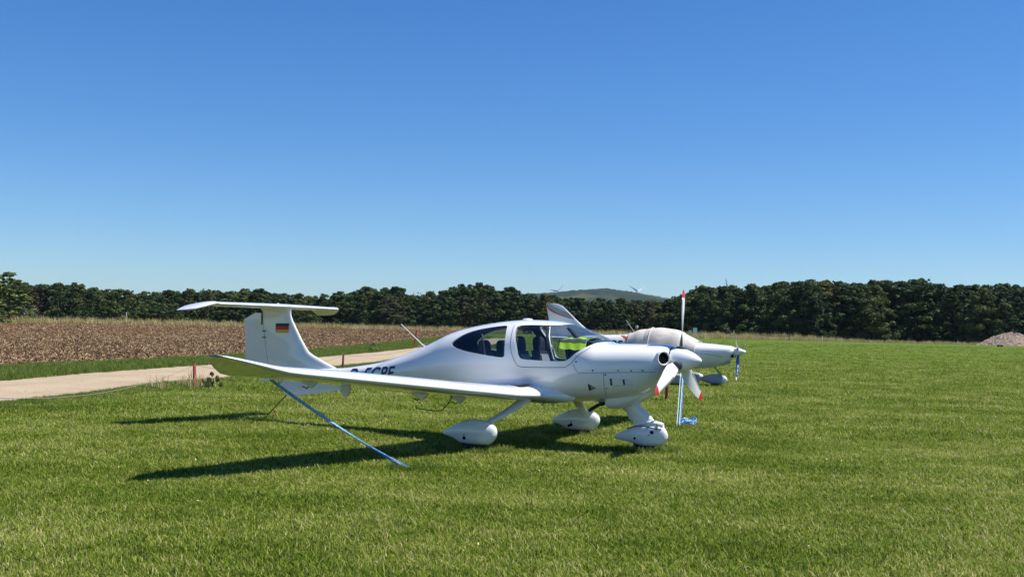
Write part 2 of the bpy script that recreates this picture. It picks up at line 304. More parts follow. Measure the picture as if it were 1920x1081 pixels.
# tall dry grass: far field edge, wood edge behind the meadow, a few clumps by the posts
P = []; SC = []
n = 2600; x = RNG.uniform(-110, 2, n); y = field_far(x) + RNG.exponential(6, n) - 1; P.append(np.stack([x, y], -1)); SC.append(RNG.uniform(.5, 1.15, n))
n = 2600; x = RNG.uniform(4, 130, n); y = 196 + RNG.normal(0, 5, n); P.append(np.stack([x, y], -1)); SC.append(RNG.uniform(.35, 1.1, n) * np.interp(x, [4, 30, 48, 60, 130], [.9, 1.1, 1.1, .55, .55]))
for cx, cy, cn in ((-7.95, 28.0, 5), (-8.3, 27.6, 2), (-7.1, 28.6, 2)): P.append(np.stack([RNG.normal(cx, .35, cn), RNG.normal(cy, .4, cn)], -1)); SC.append(RNG.uniform(.22, .42, cn))
P = np.concatenate(P); SC = np.concatenate(SC); n = len(P)
tag(scatter('dry_grass', np.column_stack([P, gz(P[:, 0], P[:, 1])]), SC, np.stack([RNG.normal(0, .1, n), RNG.normal(0, .1, n), RNG.uniform(0, 6.28, n)], -1),
    [proto('tuft', tuft(80 + i, 26, .5, 1.25, .5, .02, .35), 'dry_blade') for i in range(5)]), 'tall straw-coloured dry grass along the edge of the wood', 'grass')
# grass the mower cannot reach, round the wheels, pegs and posts
P = []
for cx, cy, rad, n in ((1.82, 15.37, .36, 210), (-.45, 14.98, .40, 210), (1.06, 17.56, .40, 170), (-1.04, 12.81, .22, 60), (2.9, 19.2, .4, 70), (3.73, 27.4, .25, 30), (-4.04, 18.79, .2, 40), (-7.7, 28.1, .5, 60)):
    a = RNG.uniform(0, 6.28, n); r_ = rad * np.sqrt(RNG.random(n)); P.append(np.stack([cx + r_ * np.cos(a) * 1.3, cy + r_ * np.sin(a)], -1))
P = np.concatenate(P); n = len(P)
tag(scatter('rough_grass', np.column_stack([P, gz(P[:, 0], P[:, 1])]), RNG.uniform(.32, .60, n), np.stack([RNG.normal(0, .12, n), RNG.normal(0, .12, n), RNG.uniform(0, 6.28, n)], -1), [proto('tuft', tuft(140 + i, 22, .07, .20, .13, .008, .8), 'verge_blade') for i in range(4)]), 'tufts of uncut grass round the wheels and pegs', 'grass')
# small flowers / pale leaves lying in the lawn
m = mat('petal', (.6, .45, .05), .7); t = NT(m); oi = t.n('ShaderNodeObjectInfo'); t.col(t.ramp(oi.outputs['Random'], [(0, (.62, .48, .03)), (.45, (.60, .52, .30)), (1, (.48, .36, .20))]))
n = 170; y = np.sqrt(RNG.uniform(64, 700, n)); x = RNG.uniform(-.5, .5, n) * y; k = x > road_r(y) + .4; x, y = x[k], y[k]; n = len(x); mb = MB()
mb.lathe([(0, .0), (.004, .012), (.010, .014), (.012, .0)], axis=(0, 0, 1), n=6, caps=(False, False))
tag(scatter('lawn_flowers', np.column_stack([x, y, gz(x, y) + .05]), RNG.uniform(.4, .9, n), np.stack([RNG.normal(0, .5, n), RNG.normal(0, .5, n), RNG.uniform(0, 6.28, n)], -1), [proto('petal', mb.mesh('petal'), 'petal')]), 'tiny yellow flowers and fallen leaves dotted over the lawn', 'flowers')

# ================================================================== far things: hill, turbines, wood
m = mat('hill_wood', rough=1., spec=.05); t = NT(m); a = t.noise(.012, 6, .7); b = t.noise(.0045, 3, .5)
x = t.ramp(a.outputs[0], [(.35, (.010, .018, .010)), (.6, (.024, .036, .018))]); t.col(t.mix(t.ramp(b.outputs[0], [(.56, (0, 0, 0)), (.60, (1, 1, 1))]), x, (.055, .065, .03)))
prof = lut([(-900, 0), (-500, 40), (-200, 84), (37, 113), (119, 118.5), (179, 126), (253, 133), (328, 126), (402, 115), (450, 106), (560, 78), (700, 42), (900, 0)])
xs = np.arange(-900, 901, 9.); ys = np.linspace(-700, 700, 60); X, Y = np.meshgrid(xs, ys)
Z = prof(X) * np.exp(-(Y / 380) ** 2) + RNG.normal(0, 1.2, X.shape) * (prof(X) > 20) - 2
I = np.arange(X.size).reshape(X.shape); Q = np.stack([I[:-1, :-1], I[:-1, 1:], I[1:, 1:], I[1:, :-1]], -1).reshape(-1, 4)
tag(link('hill', np_mesh('hill', np.stack([X, Y + 3200, Z], -1).reshape(-1, 3), Q, False), 'hill_wood'), kind='structure')
mat('turbine_white', (.78, .79, .80), .5)
def turbine(x, y, hub_z, Rb, ang, yaw, label):
    e = empty('wind_turbine', (x, y, 0), yaw); tag(e, label, 'wind turbine', 'wind turbines behind the wood')
    MB().lathe([(0, 3.0), (hub_z - 1, 2.0)], axis=(0, 0, 1), n=14).build('tower', 'turbine_white', e)
    MB().tube([(0, 5, hub_z + .2), (0, 2, hub_z + .6), (0, -2, hub_z + .4)], [1.5, 2.2, 1.8], 10).build('nacelle', 'turbine_white', e)
    MB().lathe([(0, 1.6), (1.2, 1.4), (2.2, .2)], (0, -2, hub_z + .3), (0, -1, 0), 12).build('hub', 'turbine_white', e)
    for k in range(3):
        th = R(ang + 120 * k); d = Vector((math.cos(th), 0, math.sin(th))); n = Vector((-math.sin(th), 0, math.cos(th))); o = Vector((0, -3, hub_z + .3)); rings = []
        for u, c, tw in ((0, 1.2, .8), (.12, 2.8, .55), (.3, 2.4, .3), (.65, 1.6, .12), (1, .6, .02)):
            p = o + d * Rb * u; ca, sa_ = math.cos(tw), math.sin(tw)
            rings.append([p + n * c * ca * q[0] + Vector((0, 1, 0)) * (c * sa_ * q[0] + .25 * c * q[1]) for q in ((1, 0), (.3, .8), (-.6, .5), (-1, 0), (-.6, -.5), (.3, -.8))])
        MB().rings(rings).build('blade', 'turbine_white', e)
turbine(140.3, 3500, 131.3, 28, 52, R(12), 'distant white wind turbine left of the hill summit')
turbine(383, 3500, 137, 36, 31, R(18), 'distant white wind turbine on the right slope of the hill')
turbine(474, 2500, 98, 33.5, 103, R(-30), 'wind turbine hidden by tall trees, one thin blade showing above them')
turbine(-66, 3000, 104, 32, 130, R(20), 'wind turbine behind the middle wood, only a blade tip above it')

def crown_mat(name, dark, mid, light):
    m = mat(name, rough=.75, spec=.2); t = NT(m); oi = t.n('ShaderNodeObjectInfo'); at = t.n('ShaderNodeAttribute'); at.attribute_name = 'tone'
    ad = t.n('ShaderNodeMath', operation='MULTIPLY_ADD'); t.l(oi.outputs['Random'], ad.inputs[0]); ad.inputs[1].default_value = .35; t.l(at.outputs['Fac'], ad.inputs[2])
    c = t.ramp(ad.outputs[0], [(.1, dark), (.6, mid), (1.15 / 1.35, light)]); t.col(c)
    tr = t.n('ShaderNodeBsdfTranslucent'); t.l(c, tr.inputs[0]); mx = t.n('ShaderNodeMixShader'); mx.inputs[0].default_value = .22
    t.l(t.b.outputs[0], mx.inputs[1]); t.l(tr.outputs[0], mx.inputs[2]); t.l(mx.outputs[0], t.t.nodes['Material Output'].inputs[0])
crown_mat('crown_dark', (.014, .030, .010), (.036, .066, .020), (.092, .130, .042))
crown_mat('crown_olive', (.028, .044, .011), (.064, .088, .022), (.125, .150, .042))
crown_mat('crown_brown', (.030, .033, .016), (.058, .058, .027), (.095, .090, .044))
crown_mat('crown_grey', (.070, .080, .060), (.120, .130, .100), (.17, .18, .14))
crown_mat('crown_yellow', (.060, .060, .012), (.120, .115, .022), (.20, .18, .045))
crown_mat('crown_light', (.085, .125, .030), (.155, .210, .052), (.24, .29, .09))
crown_mat('crown_copper', (.035, .022, .020), (.060, .034, .028), (.085, .05, .04))
m = mat('bark', (.055, .045, .036), .95); t = NT(m); nz = t.noise(3, 5, .7); t.col(t.ramp(nz.outputs[0], [(.3, (.035, .028, .022)), (.7, (.085, .072, .058))]))

def crown_mesh(seed, h, w, base, nl, per, leaf, shape='round', fill=1.):
    """leaf-clump quads on many overlapping lobes; h total height, w half width, base = foot of the crown"""
    r = np.random.default_rng(seed); V = []; T = []
    for i in range(nl):
        u = r.random() ** .9; rad0 = (.13 + .13 * r.random()) * w * 1.25; z = base + (h - base - rad0 * .5) * u
        if shape == 'round': env = w * math.sqrt(max(.004, 1 - abs((u - .40) / .605) ** 2.0))
        elif shape == 'column': rad0 *= .62; env = w * (.35 + .65 * math.sin(math.pi * min(1, .15 + .85 * (1 - u)) * .5)) * (1 if u < .8 else 1 - (u - .8) * 3.2)
        else: env = w * (1.02 - u) ** .7
        a = r.random() * 6.283; d = env * (r.random() ** .45) * .92; rad = rad0 * (1.15 - .5 * u)
        if i % 3 == 2: rad *= .5; d = env * (.95 + .2 * r.random()); z += .5 * rad
        c = np.array([d * math.cos(a), d * math.sin(a), min(z, h - rad * .7) - .10 * h * (d / w) ** 2 * (u > .55)]); k = int(per * (rad / (.2 * w)) ** 2 * fill)
        n = r.normal(size=(k, 3)); n[:, 2] += .35; n /= np.linalg.norm(n, axis=1)[:, None]
        p = c + n * rad * (.72 + .34 * r.random((k, 1))) * np.array([1, 1, .8]); nn = n + r.normal(0, .55, (k, 3)); nn /= np.linalg.norm(nn, axis=1)[:, None]
        tv = np.cross(nn, r.normal(size=(k, 3))); tv /= np.linalg.norm(tv, axis=1)[:, None]; bv = np.cross(nn, tv); s = leaf * (.5 + .9 * r.random((k, 1)))
        V.append(np.stack([p - tv * s - bv * s * .5, p + tv * s * .3 - bv * s * .8, p + tv * s + bv * s * .4, p - tv * s * .2 + bv * s * .8], 1).reshape(-1, 3)); T.append(np.full(k * 4, np.clip(r.normal(.42, .27), 0, 1)))
    V = np.concatenate(V); T = np.concatenate(T); T = np.clip(T + np.repeat(r.normal(0, .10, len(T) // 4), 4), 0, 1)
    me = np_mesh('crown', V, np.arange(len(V)).reshape(-1, 4)); a = me.attributes.new('tone', 'FLOAT', 'POINT'); a.data.foreach_set('value', T.astype(np.float32)); return me
def trunk_mesh(seed, h, base):
    r = random.Random(seed); mb = MB(); mb.tube([(0, 0, -.3), (.06, 0, h * .25), (r.uniform(-.3, .3), r.uniform(-.3, .3), h * .62)], [.24, .17, .06], 7)
    for k in range(5):
        a = r.uniform(0, 6.28); z = h * r.uniform(.22, .5); L = h * r.uniform(.18, .3); mb.tube([(0, 0, z), (math.cos(a) * L * .5, math.sin(a) * L * .5, z + L * .45), (math.cos(a) * L, math.sin(a) * L, z + L * .9)], [.09, .06, .02], 5)
    return mb.mesh('trunk')
VAR = []   # (crown, trunk) all for a 10 m tree
for i in range(7): VAR.append((crown_mesh(100 + i, 10, 2.7 + .25 * (i % 3), .6, 88, 105, .15), trunk_mesh(i, 10, .6)))
COLV = [(crown_mesh(200 + i, 10, 1.9, .4, 150, 190, .10, 'column', 1.), trunk_mesh(20 + i, 10, .4)) for i in range(2)]
THIN = [(crown_mesh(300, 10, 2.4, 3.5, 22, 46, .13, 'round', .8), trunk_mesh(30, 12, 2))]
SHR = [(crown_mesh(400 + i, 3, 1.7, .0, 26, 70, .10), None) for i in range(4)]
def set_mat(o, name):
    if not o.data.materials: o.data.materials.append(MATS[name])
    o.material_slots[0].link = 'OBJECT'; o.material_slots[0].material = MATS[name]
def plant(kind, var, x, y, h, wid, cm, label, cat='tree', group=None, nominal=10.):
    e = empty(kind, (x, y, float(gz(x, y)) - .1), random.uniform(0, 6.28)); tag(e, label, cat, group)
    o = bpy.data.objects.new('crown', var[0]); COL.objects.link(o); o.parent = e; set_mat(o, cm); o.scale = (wid, wid, h / nominal)
    if var[1]:
        o2 = bpy.data.objects.new('trunk', var[1]); COL.objects.link(o2); o2.parent = e; o2.scale = (wid, wid, h / nominal); set_mat(o2, 'bark')
    return e
SKY = lut([(-60, 528), (50, 530), (100, 531), (150, 533), (200, 541), (260, 545), (300, 548), (340, 545), (380, 541), (420, 540), (460, 541), (500, 546), (560, 552), (620, 553), (640, 548), (660, 541), (700, 540), (745, 537), (765, 549), (800, 550), (825, 541),
  (860, 533), (900, 534), (940, 537), (975, 546), (1000, 551), (1050, 557), (1100, 562), (1150, 563), (1200, 562), (1250, 561), (1285, 552), (1310, 538), (1350, 535), (1400, 538), (1440, 533), (1480, 528), (1530, 524), (1560, 527), (1600, 529),
  (1640, 526), (1680, 527), (1720, 523), (1750, 528), (1800, 535), (1850, 538), (1880, 533), (1920, 534), (2050, 532)])
DEP = lut([(-60, 262), (300, 275), (640, 268), (1000, 262), (1280, 258), (1320, 222), (1700, 212), (2050, 208)])
def pix_at(px, py, wy):
    x = (px - 960) / F_PX; y = -(py - 540.5) / F_PX; cu, su = math.cos(ROLL), math.sin(ROLL); u = cu * x + su * y; v = -su * x + cu * y
    d = (u, math.cos(PITCH) - v * math.sin(PITCH), math.sin(PITCH) + v * math.cos(PITCH)); k = wy / d[1]; return d[0] * k, CAM_H + d[2] * k
ANCH = [(18, 'the poplar'), (130, 'the left field end'), (237, 'the thin pale pole'), (338, 'the left tailplane tip'), (420, 'the left tailplane half'), (500, 'the tail fin'), (570, 'the right tailplane half'), (630, 'the right tailplane tip'), (690, 'the bare stretch of road'), (752, 'the whip antenna'), (820, 'the rear fuselage slope'), (880, 'the rear cabin window'), (940, 'the cabin roof'),
  (988, 'the roof antenna'), (1040, 'the second aircraft fin'), (1110, 'the windscreen'), (1160, 'the hill summit'), (1196, 'the right wind turbine'), (1240, 'the canvas cover'), (1281, 'the raised propeller blade'), (1320, 'the twin notice board'), (1366, 'the no-stopping sign'), (1427, 'the left tape end'), (1480, 'the right tape end'), (1537, 'the two short posts'), (1600, 'the bright far meadow'), (1668, 'the lone pale fence post'), (1740, 'the highest treetops'), (1795, 'the post near the rubble'), (1850, 'the rubble foot'), (1900, 'the rubble heap')]
USED = {}
def wood_label(px, hgt, cm, noun='tree', where='at the wood edge'):
    k = min(ANCH, key=lambda q: abs(q[0] - px)); d = px - k[0]; rel = 'directly behind' if abs(d) < 9 else ('just left of' if d < 0 else 'just right of')
    tone = {'crown_dark': 'dark green', 'crown_olive': 'olive green', 'crown_brown': 'brownish'}[cm]; base = f'{tone} {noun} {where}, {rel} {k[1]}'.replace('at the foot of the wood, ', 'at the wood foot ').replace('at the wood edge, ', 'at the wood edge ')
    n = USED.get(base, 0); USED[base] = n + 1
    return base if n == 0 else base.replace(f'{tone} {noun}', f"{('another', 'a third', 'a fourth', 'a fifth')[min(n, 4) - 1]} {tone} {noun}")
rt = random.Random(5)
special = {72: ('crown_copper', 'dark copper-leaved tree at the left wood edge'), 130: ('crown_olive', 'olive green tree among dark ones behind the left field'), 745: ('crown_brown', 'brownish half-withered tree in the wood left of the antenna'),
           872: ('crown_brown', 'brown-tinged oak in the middle wood above the rear cabin window'), 1035: ('crown_yellow', 'yellow-green tree just behind the second aircraft fin'), 1215: ('crown_brown', 'small brownish tree below the right wind turbine'),
           1255: ('crown_olive', 'light olive tree below the foot of the hill'), 1555: ('crown_yellow', 'tree with yellowing leaves in the tall wood')}
px = -70.
while px < 2060:
    D = float(DEP(px)) + rt.uniform(-9, 5); x, ztop = pix_at(px, float(SKY(px)) + 3 + rt.choice([-3, 0, 4, 10, 18]) + rt.uniform(-4, 4), D); hgt = ztop - float(gz(x, D)) + .2
    cm = rt.choices(['crown_dark', 'crown_olive', 'crown_brown'], [.72, .26, .02])[0]; grp = 'trees along the wood edge'; lab = None
    for k in list(special):
        if abs(px - k) < 17: cm, lab = special.pop(k); grp = None; break
    lab = lab or wood_label(px, hgt, cm)
    slim = rt.random() < .18; vv = COLV[rt.randrange(2)] if slim else VAR[rt.randrange(7)]
    plant('broadleaf_tree', vv, x, D, hgt * (rt.uniform(1.02, 1.10) if slim else 1), hgt / 10 * (rt.uniform(1.0, 1.35) if slim else rt.uniform(.85, 1.4)) + .15, cm, lab, 'tree', grp); px += 31 * rt.uniform(.75, 1.25)
# the mass of the wood behind the edge trees
P = []; SCv = []; RT = []
for row in range(4):
    px = -90. + row * 11
    while px < 2080:
        D = float(DEP(px)) + 7 + row * 8 + rt.uniform(-3, 3); x, ztop = pix_at(px, float(SKY(px)) + rt.uniform(-5, 9) + (0 if row < 2 else 2), D); hgt = ztop - float(gz(x, D)) + .2; wd = hgt / 10 * rt.uniform(.9, 1.25) + .15
        P.append((x, D, float(gz(x, D)) - .1)); SCv.append((wd, wd, hgt / 10)); RT.append((0, 0, rt.uniform(0, 6.28))); px += 24 * rt.uniform(.7, 1.3)
def mcopy(me): c = me.copy(); c.materials.clear(); return c
prs = [proto('wood_crown', mcopy(VAR[i % 7][0]), 'crown_dark' if i not in (2, 6) else 'crown_olive') for i in range(9)]
tag(scatter('wood', P, SCv, RT, prs), 'dense dark mass of woodland behind the edge trees', 'wood')
# trees that stand out
for px, top, D, hs, var, cm, lab in ((782, 543, 275, .8, THIN[0], 'crown_grey', 'pale grey thin-leaved tree rising over the middle wood'), (806, 541, 272, .8, THIN[0], 'crown_grey', 'second pale bare-looking tree top, right of the first'),
        (380, 537, 282, .6, THIN[0], 'crown_dark', 'gnarled sparse tree top above the left tailplane tip')):
    x, zt = pix_at(px, top, D); hgt = zt - float(gz(x, D)); plant('sparse_tree', var, x, D, hgt, hgt / 10 * hs, cm, lab)
x, zt = pix_at(18, 507, 156); plant('poplar_tree', COLV[0], x, 156, zt - float(gz(x, 156)), 1.75, 'crown_light', 'light green feathery poplar at the left edge of the picture')
x, zt = pix_at(-16, 548, 150); plant('poplar_tree', COLV[1], x, 150, zt - float(gz(x, 150)), 1.3, 'crown_light', 'low bright green tree cut by the left picture edge')
x, zt = pix_at(54, 566, 160); plant('shrub', SHR[0], x, 160, zt - float(gz(x, 160)), .9, 'crown_grey', 'pale brownish shrub beside the poplar', 'shrub', None, 3.)
for i in range(46):    # shrubs and saplings closing the wood edge near the ground
    px = -40 + i * 45 + rt.uniform(-14, 14); D = float(DEP(px)) - rt.uniform(4, 7); x, _ = pix_at(px, 620, D); h = rt.uniform(2.2, 4.6)
    cm = rt.choice(['crown_dark', 'crown_dark', 'crown_dark', 'crown_olive'])
    plant('shrub', SHR[i % 4], x, D, h, h / 3 * rt.uniform(.9, 1.5), cm, wood_label(px, h, cm, 'shrub', 'at the foot of the wood'), 'shrub', 'shrubs along the wood edge', 3.)
plant('shrub', SHR[1], -8.6, 72, .75, .32, 'crown_light', 'small green bush by the road below the red pole', 'shrub', None, 3.)
plant('weed', SHR[2], -7.25, 28.0, .55, .14, 'crown_olive', 'dark bushy weed beside the nearest red post', 'weed', None, 3.)

# signs, posts, poles, heap
mat('post_red', (.38, .035, .028), .7); mat('post_rust', (.19, .045, .03), .85); mat('pole_grey', (.45, .46, .46), .5); mat('sign_white', (.72, .73, .72), .5); mat('sign_blue', (.03, .06, .32), .4); mat('sign_red', (.50, .02, .03), .4); mat('post_wood', (.36, .31, .24), .9); mat('cord_grey', (.22, .21, .20), .9); mat('tape_red', (.50, .10, .06), .6)
def post(x, y, h, lean, m, label, r=.04, name='marker_post'):
    z = float(gz(x, y)); mb = MB(); mb.tube([(0, 0, -.15), (lean[0] * .5, lean[1] * .5, h * .5), (lean[0], lean[1], h - .02), (lean[0], lean[1], h)], [r, r, r, r * .7], 8)
    o = mb.build(name, m); o.location = (x, y, z); return tag(o, label, 'post')
post(-7.7, 28.1, .60, (-.02, 0), 'post_red', 'short red post with rope, nearest the camera by the road')
post(-6.4, 43.9, .58, (.02, 0), 'post_rust', 'rusty red post by the road above the wing registration letters')
post(-5.4, 75, .72, (.03, 0), 'post_rust', 'small dark post by the foot of the fuselage antenna')
post(-7.58, 90, 1.32, (.20, 0), 'post_red', 'tall leaning red pole standing at the edge of the field', .06, 'marker_pole')
post(3.73, 27.4, .75, (.05, 0), 'post_rust', 'brown stake in the grass under the aircraft nose')
rp = MB(); A = Vector((-7.72, 28.1, .57)); 
def sag(a, b, s, n=14): return [Vector(a).lerp(Vector(b), i / n) - Vector((0, 0, s * 4 * (i / n) * (1 - i / n))) for i in range(n + 1)]
rp.tube(sag((-9.2, 17.5, .5), A, .43), .006, 5); rp.tube(sag(A, (-6.4, 43.9, .55), .34), .007, 5); rp.tube(sag((-6.4, 43.9, .55), (-5.4, 75, .80), .3), .009, 5)
tag(rp.build('barrier_rope', 'cord_grey'), 'thin grey rope sagging between the posts along the road', 'rope')
x, z = pix_at(237, 590, 170); o = post(x, 170, 2.0, (0, 0), 'pole_grey', 'thin pale pole before the left wood', .05, 'marker_pole')
def sign(px, D, top, parts, label, name='road_sign'):
    x, _ = pix_at(px, 620, D); e = empty(name, (x, D, float(gz(x, D)))); tag(e, label, 'sign')
    MB().tube([(0, 0, -.2), (0, 0, top)], .035, 8).build('pole', 'pole_grey', e)
    for kind, dx, z, a, b, mm in parts:
        if kind == 'disc': MB().lathe([(0, a), (.03, a)], (dx, -.05 - b, z), (0, -1, 0), 24).build('sign_plate', mm, e)
        elif kind == 'bar': o = MB().box((-a, -.012, -.035), (a, 0, .035)).build('sign_bar', mm, e); o.location = (dx, -.085 - b, z); o.rotation_euler = (0, R(45), 0)
        else: MB().box((dx - a, -.08, z - b), (dx + a, -.05, z + b)).build('sign_plate', mm, e)
sign(1366, 185, 1.5, [('disc', 0, 1.22, .36, 0, 'sign_red'), ('disc', 0, 1.22, .28, .032, 'sign_blue'), ('bar', 0, 1.22, .28, .066, 'sign_red')], 'round blue no-stopping sign with red rim on a pole')
sign(1294, 187, 1.6, [('disc', 0, 1.62, .30, 0, 'sign_red'), ('disc', 0, 1.62, .22, .032, 'black_paint'), ('box', 0, 1.12, .24, .17, 'sign_white')], 'dark round sign with small white plate at the wood edge')
sign(1303, 186, 1.6, [('box', -.17, 1.36, .16, .38, 'sign_white'), ('box', .18, 1.36, .16, .38, 'sign_white')], 'pale twin-panel notice board beside the round sign', 'notice_board')
for i, (px, h, mm, lab) in enumerate(((1427, 1.0, 'post_rust', 'rusty fence post at the left end of the red tape'), (1480, .95, 'post_rust', 'rusty fence post at the right end of the red tape'), (1532, .7, 'post_wood', 'left of two short grey posts close together by the wood'), (1542, .9, 'sign_white', 'right of two short posts, white topped, by the wood'),
        (1668, .7, 'post_wood', 'pale fence post at the wood edge, far right of the red tape'), (1795, .7, 'post_wood', 'pale fence post at the wood edge left of the rubble heap'), (1868, .8, 'sign_white', 'white fence post in front of the rubble heap'), (1899, .8, 'sign_white', 'white fence post nearest the right picture edge'))):
    x, _ = pix_at(px, 630, 184); post(x, 184, h, (.02, 0), mm, lab, .045, 'fence_post')
x0, _ = pix_at(1427, 630, 184); x1, _ = pix_at(1480, 630, 184); mb = MB(); pth = sag((x0, 183.9, 2.15), (x1, 183.9, 2.1), .12)
mb.add([p + Vector((0, 0, s)) for p in pth for s in (-.05, .05)] + [p + Vector((0, .02, s)) for p in pth for s in (-.05, .05)], [(2 * i, 2 * i + 1, 2 * i + 3, 2 * i + 2) for i in range(len(pth) - 1)] + [(30 + 2 * i, 30 + 2 * i + 2, 30 + 2 * i + 3, 30 + 2 * i + 1) for i in range(len(pth) - 1)])
tag(mb.build('barrier_tape', 'tape_red', fix=False), 'red barrier tape between two fence posts at the wood edge', 'tape')
m = mat('rubble', rough=1.); t = NT(m); oi = t.n('ShaderNodeObjectInfo'); nz = t.noise(3, 6, .8); t.col(t.ramp(nz.outputs[0], [(.3, (.14, .100, .075)), (.55, (.29, .215, .165)), (.75, (.44, .35, .28))])); t.bump(nz.outputs[0], 1., .2)
HX, HY = pix_at(1898, 620, 186)[0], 186.; nr, na = 26, 72; V = [(0, 0, 2.3)]
for i in range(1, nr):
    u = i / (nr - 1)
    for j in range(na):
        a = 2 * math.pi * j / na; rr_ = u * (5.4 + .5 * math.sin(3 * a + 1)); zz = 2.3 * (1 - u ** 1.35) ** 1.05 + rt.gauss(0, .07) * (u < .97) + .22 * math.sin(2.2 * a + 5 * u) * u * (1 - u) * 2; V.append((rr_ * math.cos(a) * 1.05, rr_ * math.sin(a), zz - .1))
Fh = [(0, 1 + j, 1 + (j + 1) % na) for j in range(na)]; Fq = [(1 + (i - 1) * na + j, 1 + i * na + j, 1 + i * na + (j + 1) % na, 1 + (i - 1) * na + (j + 1) % na) for i in range(1, nr - 1) for j in range(na)]
mb = MB(); mb.add(V, Fh + Fq); heap = mb.build('rubble_heap', 'rubble', sm=False); heap.location = (HX, HY, float(gz(HX, HY))); tag(heap, 'heap of pale reddish rubble at the right picture edge', 'rubble')
def lump(seed, sx, sy, sz):
    r = random.Random(seed); rings = []
    for i in range(1, 8):
        a = math.pi * i / 8 - math.pi / 2; rings.append([(sx * math.cos(a) * math.cos(b) * r.uniform(.85, 1.1), sy * math.cos(a) * math.sin(b) * r.uniform(.85, 1.1), sz * (1 + math.sin(a)) * r.uniform(.94, 1.04)) for b in [2 * math.pi * k / 12 for k in range(12)]])
    return MB().rings(rings)
for px, lab in ((1872, 'left of two black sacks lying on the meadow'), (1878, 'right of two black sacks lying on the meadow')):
    x, _ = pix_at(px, 650, 160); o = lump(px, .22, .2, .16).build('black_sack', 'black_rubber'); o.location = (x, 160, float(gz(x, 160))); tag(o, lab, 'sack')
def bird(px, py, D, label, yaw):
    x, z = pix_at(px, py, D); e = empty('bird', (x, D, z), yaw); tag(e, label, 'bird')
    MB().tube([(-.16, 0, 0), (-.06, 0, .01), (.05, 0, .01), (.12, 0, .015), (.17, 0, .01)], [.012, .035, .04, .025, .006], 8).build('body', 'black_paint', e)
    for s in (-1, 1): MB().add([(.06, s * .02, .01), (-.06, s * .02, .01), (-.09, s * .3, .05), (-.02, s * .34, .05), (.05, s * .16, .04), (.055, s * .02, .022), (-.055, s * .02, .022), (-.085, s * .3, .06), (-.02, s * .34, .06), (.05, s * .16, .052)], [(0, 1, 2, 3, 4), (9, 8, 7, 6, 5), (0, 5, 6, 1), (1, 6, 7, 2), (2, 7, 8, 3), (3, 8, 9, 4), (4, 9, 5, 0)]).build('wing', 'black_paint', e)
bird(991, 506, 260, 'tiny dark bird in the sky above the cabin', R(20)); bird(146, 431, 300, 'tiny dark speck of a bird high over the left wood', R(60))

# ================================================================== the white low-wing aircraft (X aft from spinner tip, Y starboard, Z up)
# X, top, bottom, halfwidth, z of max width, n_top, n_bot
ST=np.array([
[0.405,1.385,1.020,0.215,1.200,2.0,2.0],
[0.430,1.400,0.960,0.275,1.190,2.1,2.1],
[0.500,1.412,0.880,0.350,1.165,2.3,2.2],
[0.620,1.416,0.790,0.405,1.130,2.4,2.3],
[0.830,1.418,0.700,0.455,1.100,2.5,2.4],
[1.150,1.420,0.655,0.505,1.080,2.5,2.5],
[1.315,1.432,0.640,0.527,1.080,2.45,2.5],
[1.400,1.484,0.635,0.537,1.080,2.4,2.5],
[1.530,1.552,0.628,0.548,1.080,2.35,2.5],
[1.700,1.618,0.620,0.558,1.080,2.3,2.5],
[1.920,1.680,0.612,0.567,1.080,2.3,2.5],
[2.150,1.718,0.606,0.573,1.080,2.3,2.5],
[2.570,1.733,0.602,0.570,1.080,2.3,2.5],
[2.910,1.712,0.606,0.548,1.075,2.3,2.4],
[3.260,1.668,0.618,0.512,1.065,2.2,2.3],
[3.610,1.604,0.640,0.464,1.050,2.1,2.2],
[3.850,1.538,0.660,0.427,1.035,2.1,2.1],
[4.090,1.440,0.680,0.388,1.015,2.0,2.0],
[4.340,1.335,0.700,0.348,0.985,2.0,2.0],
[4.590,1.245,0.715,0.308,0.955,2.0,2.0],
[4.920,1.140,0.730,0.262,0.925,2.0,2.0],
[5.180,1.072,0.738,0.232,0.900,2.0,2.0],
[5.500,1.020,0.745,0.202,0.880,2.0,2.0],
[5.900,0.968,0.752,0.172,0.860,2.0,2.0],
[6.400,0.945,0.760,0.145,0.850,2.0,2.0],
[7.000,0.930,0.768,0.112,0.848,2.0,2.0],
[7.500,0.915,0.775,0.070,0.846,2.0,2.0],
[7.620,0.910,0.780,0.045,0.845,2.0,2.0]])
def pchip(xs,ys,x):
    xs=np.asarray(xs,float); ys=np.asarray(ys,float); x=np.clip(np.asarray(x,float),xs[0],xs[-1])
    h=np.diff(xs); d=np.diff(ys)/h; m=np.zeros(len(xs)); m[0]=d[0]; m[-1]=d[-1]
    for i in range(1,len(xs)-1):
        if d[i-1]*d[i]>0:
            w1=2*h[i]+h[i-1]; w2=h[i]+2*h[i-1]; m[i]=(w1+w2)/(w1/d[i-1]+w2/d[i])
    k=np.clip(np.searchsorted(xs,x)-1,0,len(xs)-2); t=(x-xs[k])/h[k]
    return ((2*t**3-3*t**2+1)*ys[k]+(t**3-2*t**2+t)*h[k]*m[k]+(-2*t**3+3*t**2)*ys[k+1]+(t**3-t**2)*h[k]*m[k+1])
def sec(X): return [pchip(ST[:,0],ST[:,i],X) for i in range(1,7)]
def ysurf(X,Z,off=0.0):
    t,b,w,zw,nt,nb=sec(X); t=t+off;b=b-off;w=w+off
    up=Z>=zw
    q=np.where(up,(Z-zw)/(t-zw),(zw-Z)/(zw-b)); n=np.where(up,nt,nb)
    q=np.clip(q,0,1); return w*(1-q**n)**(1/n)
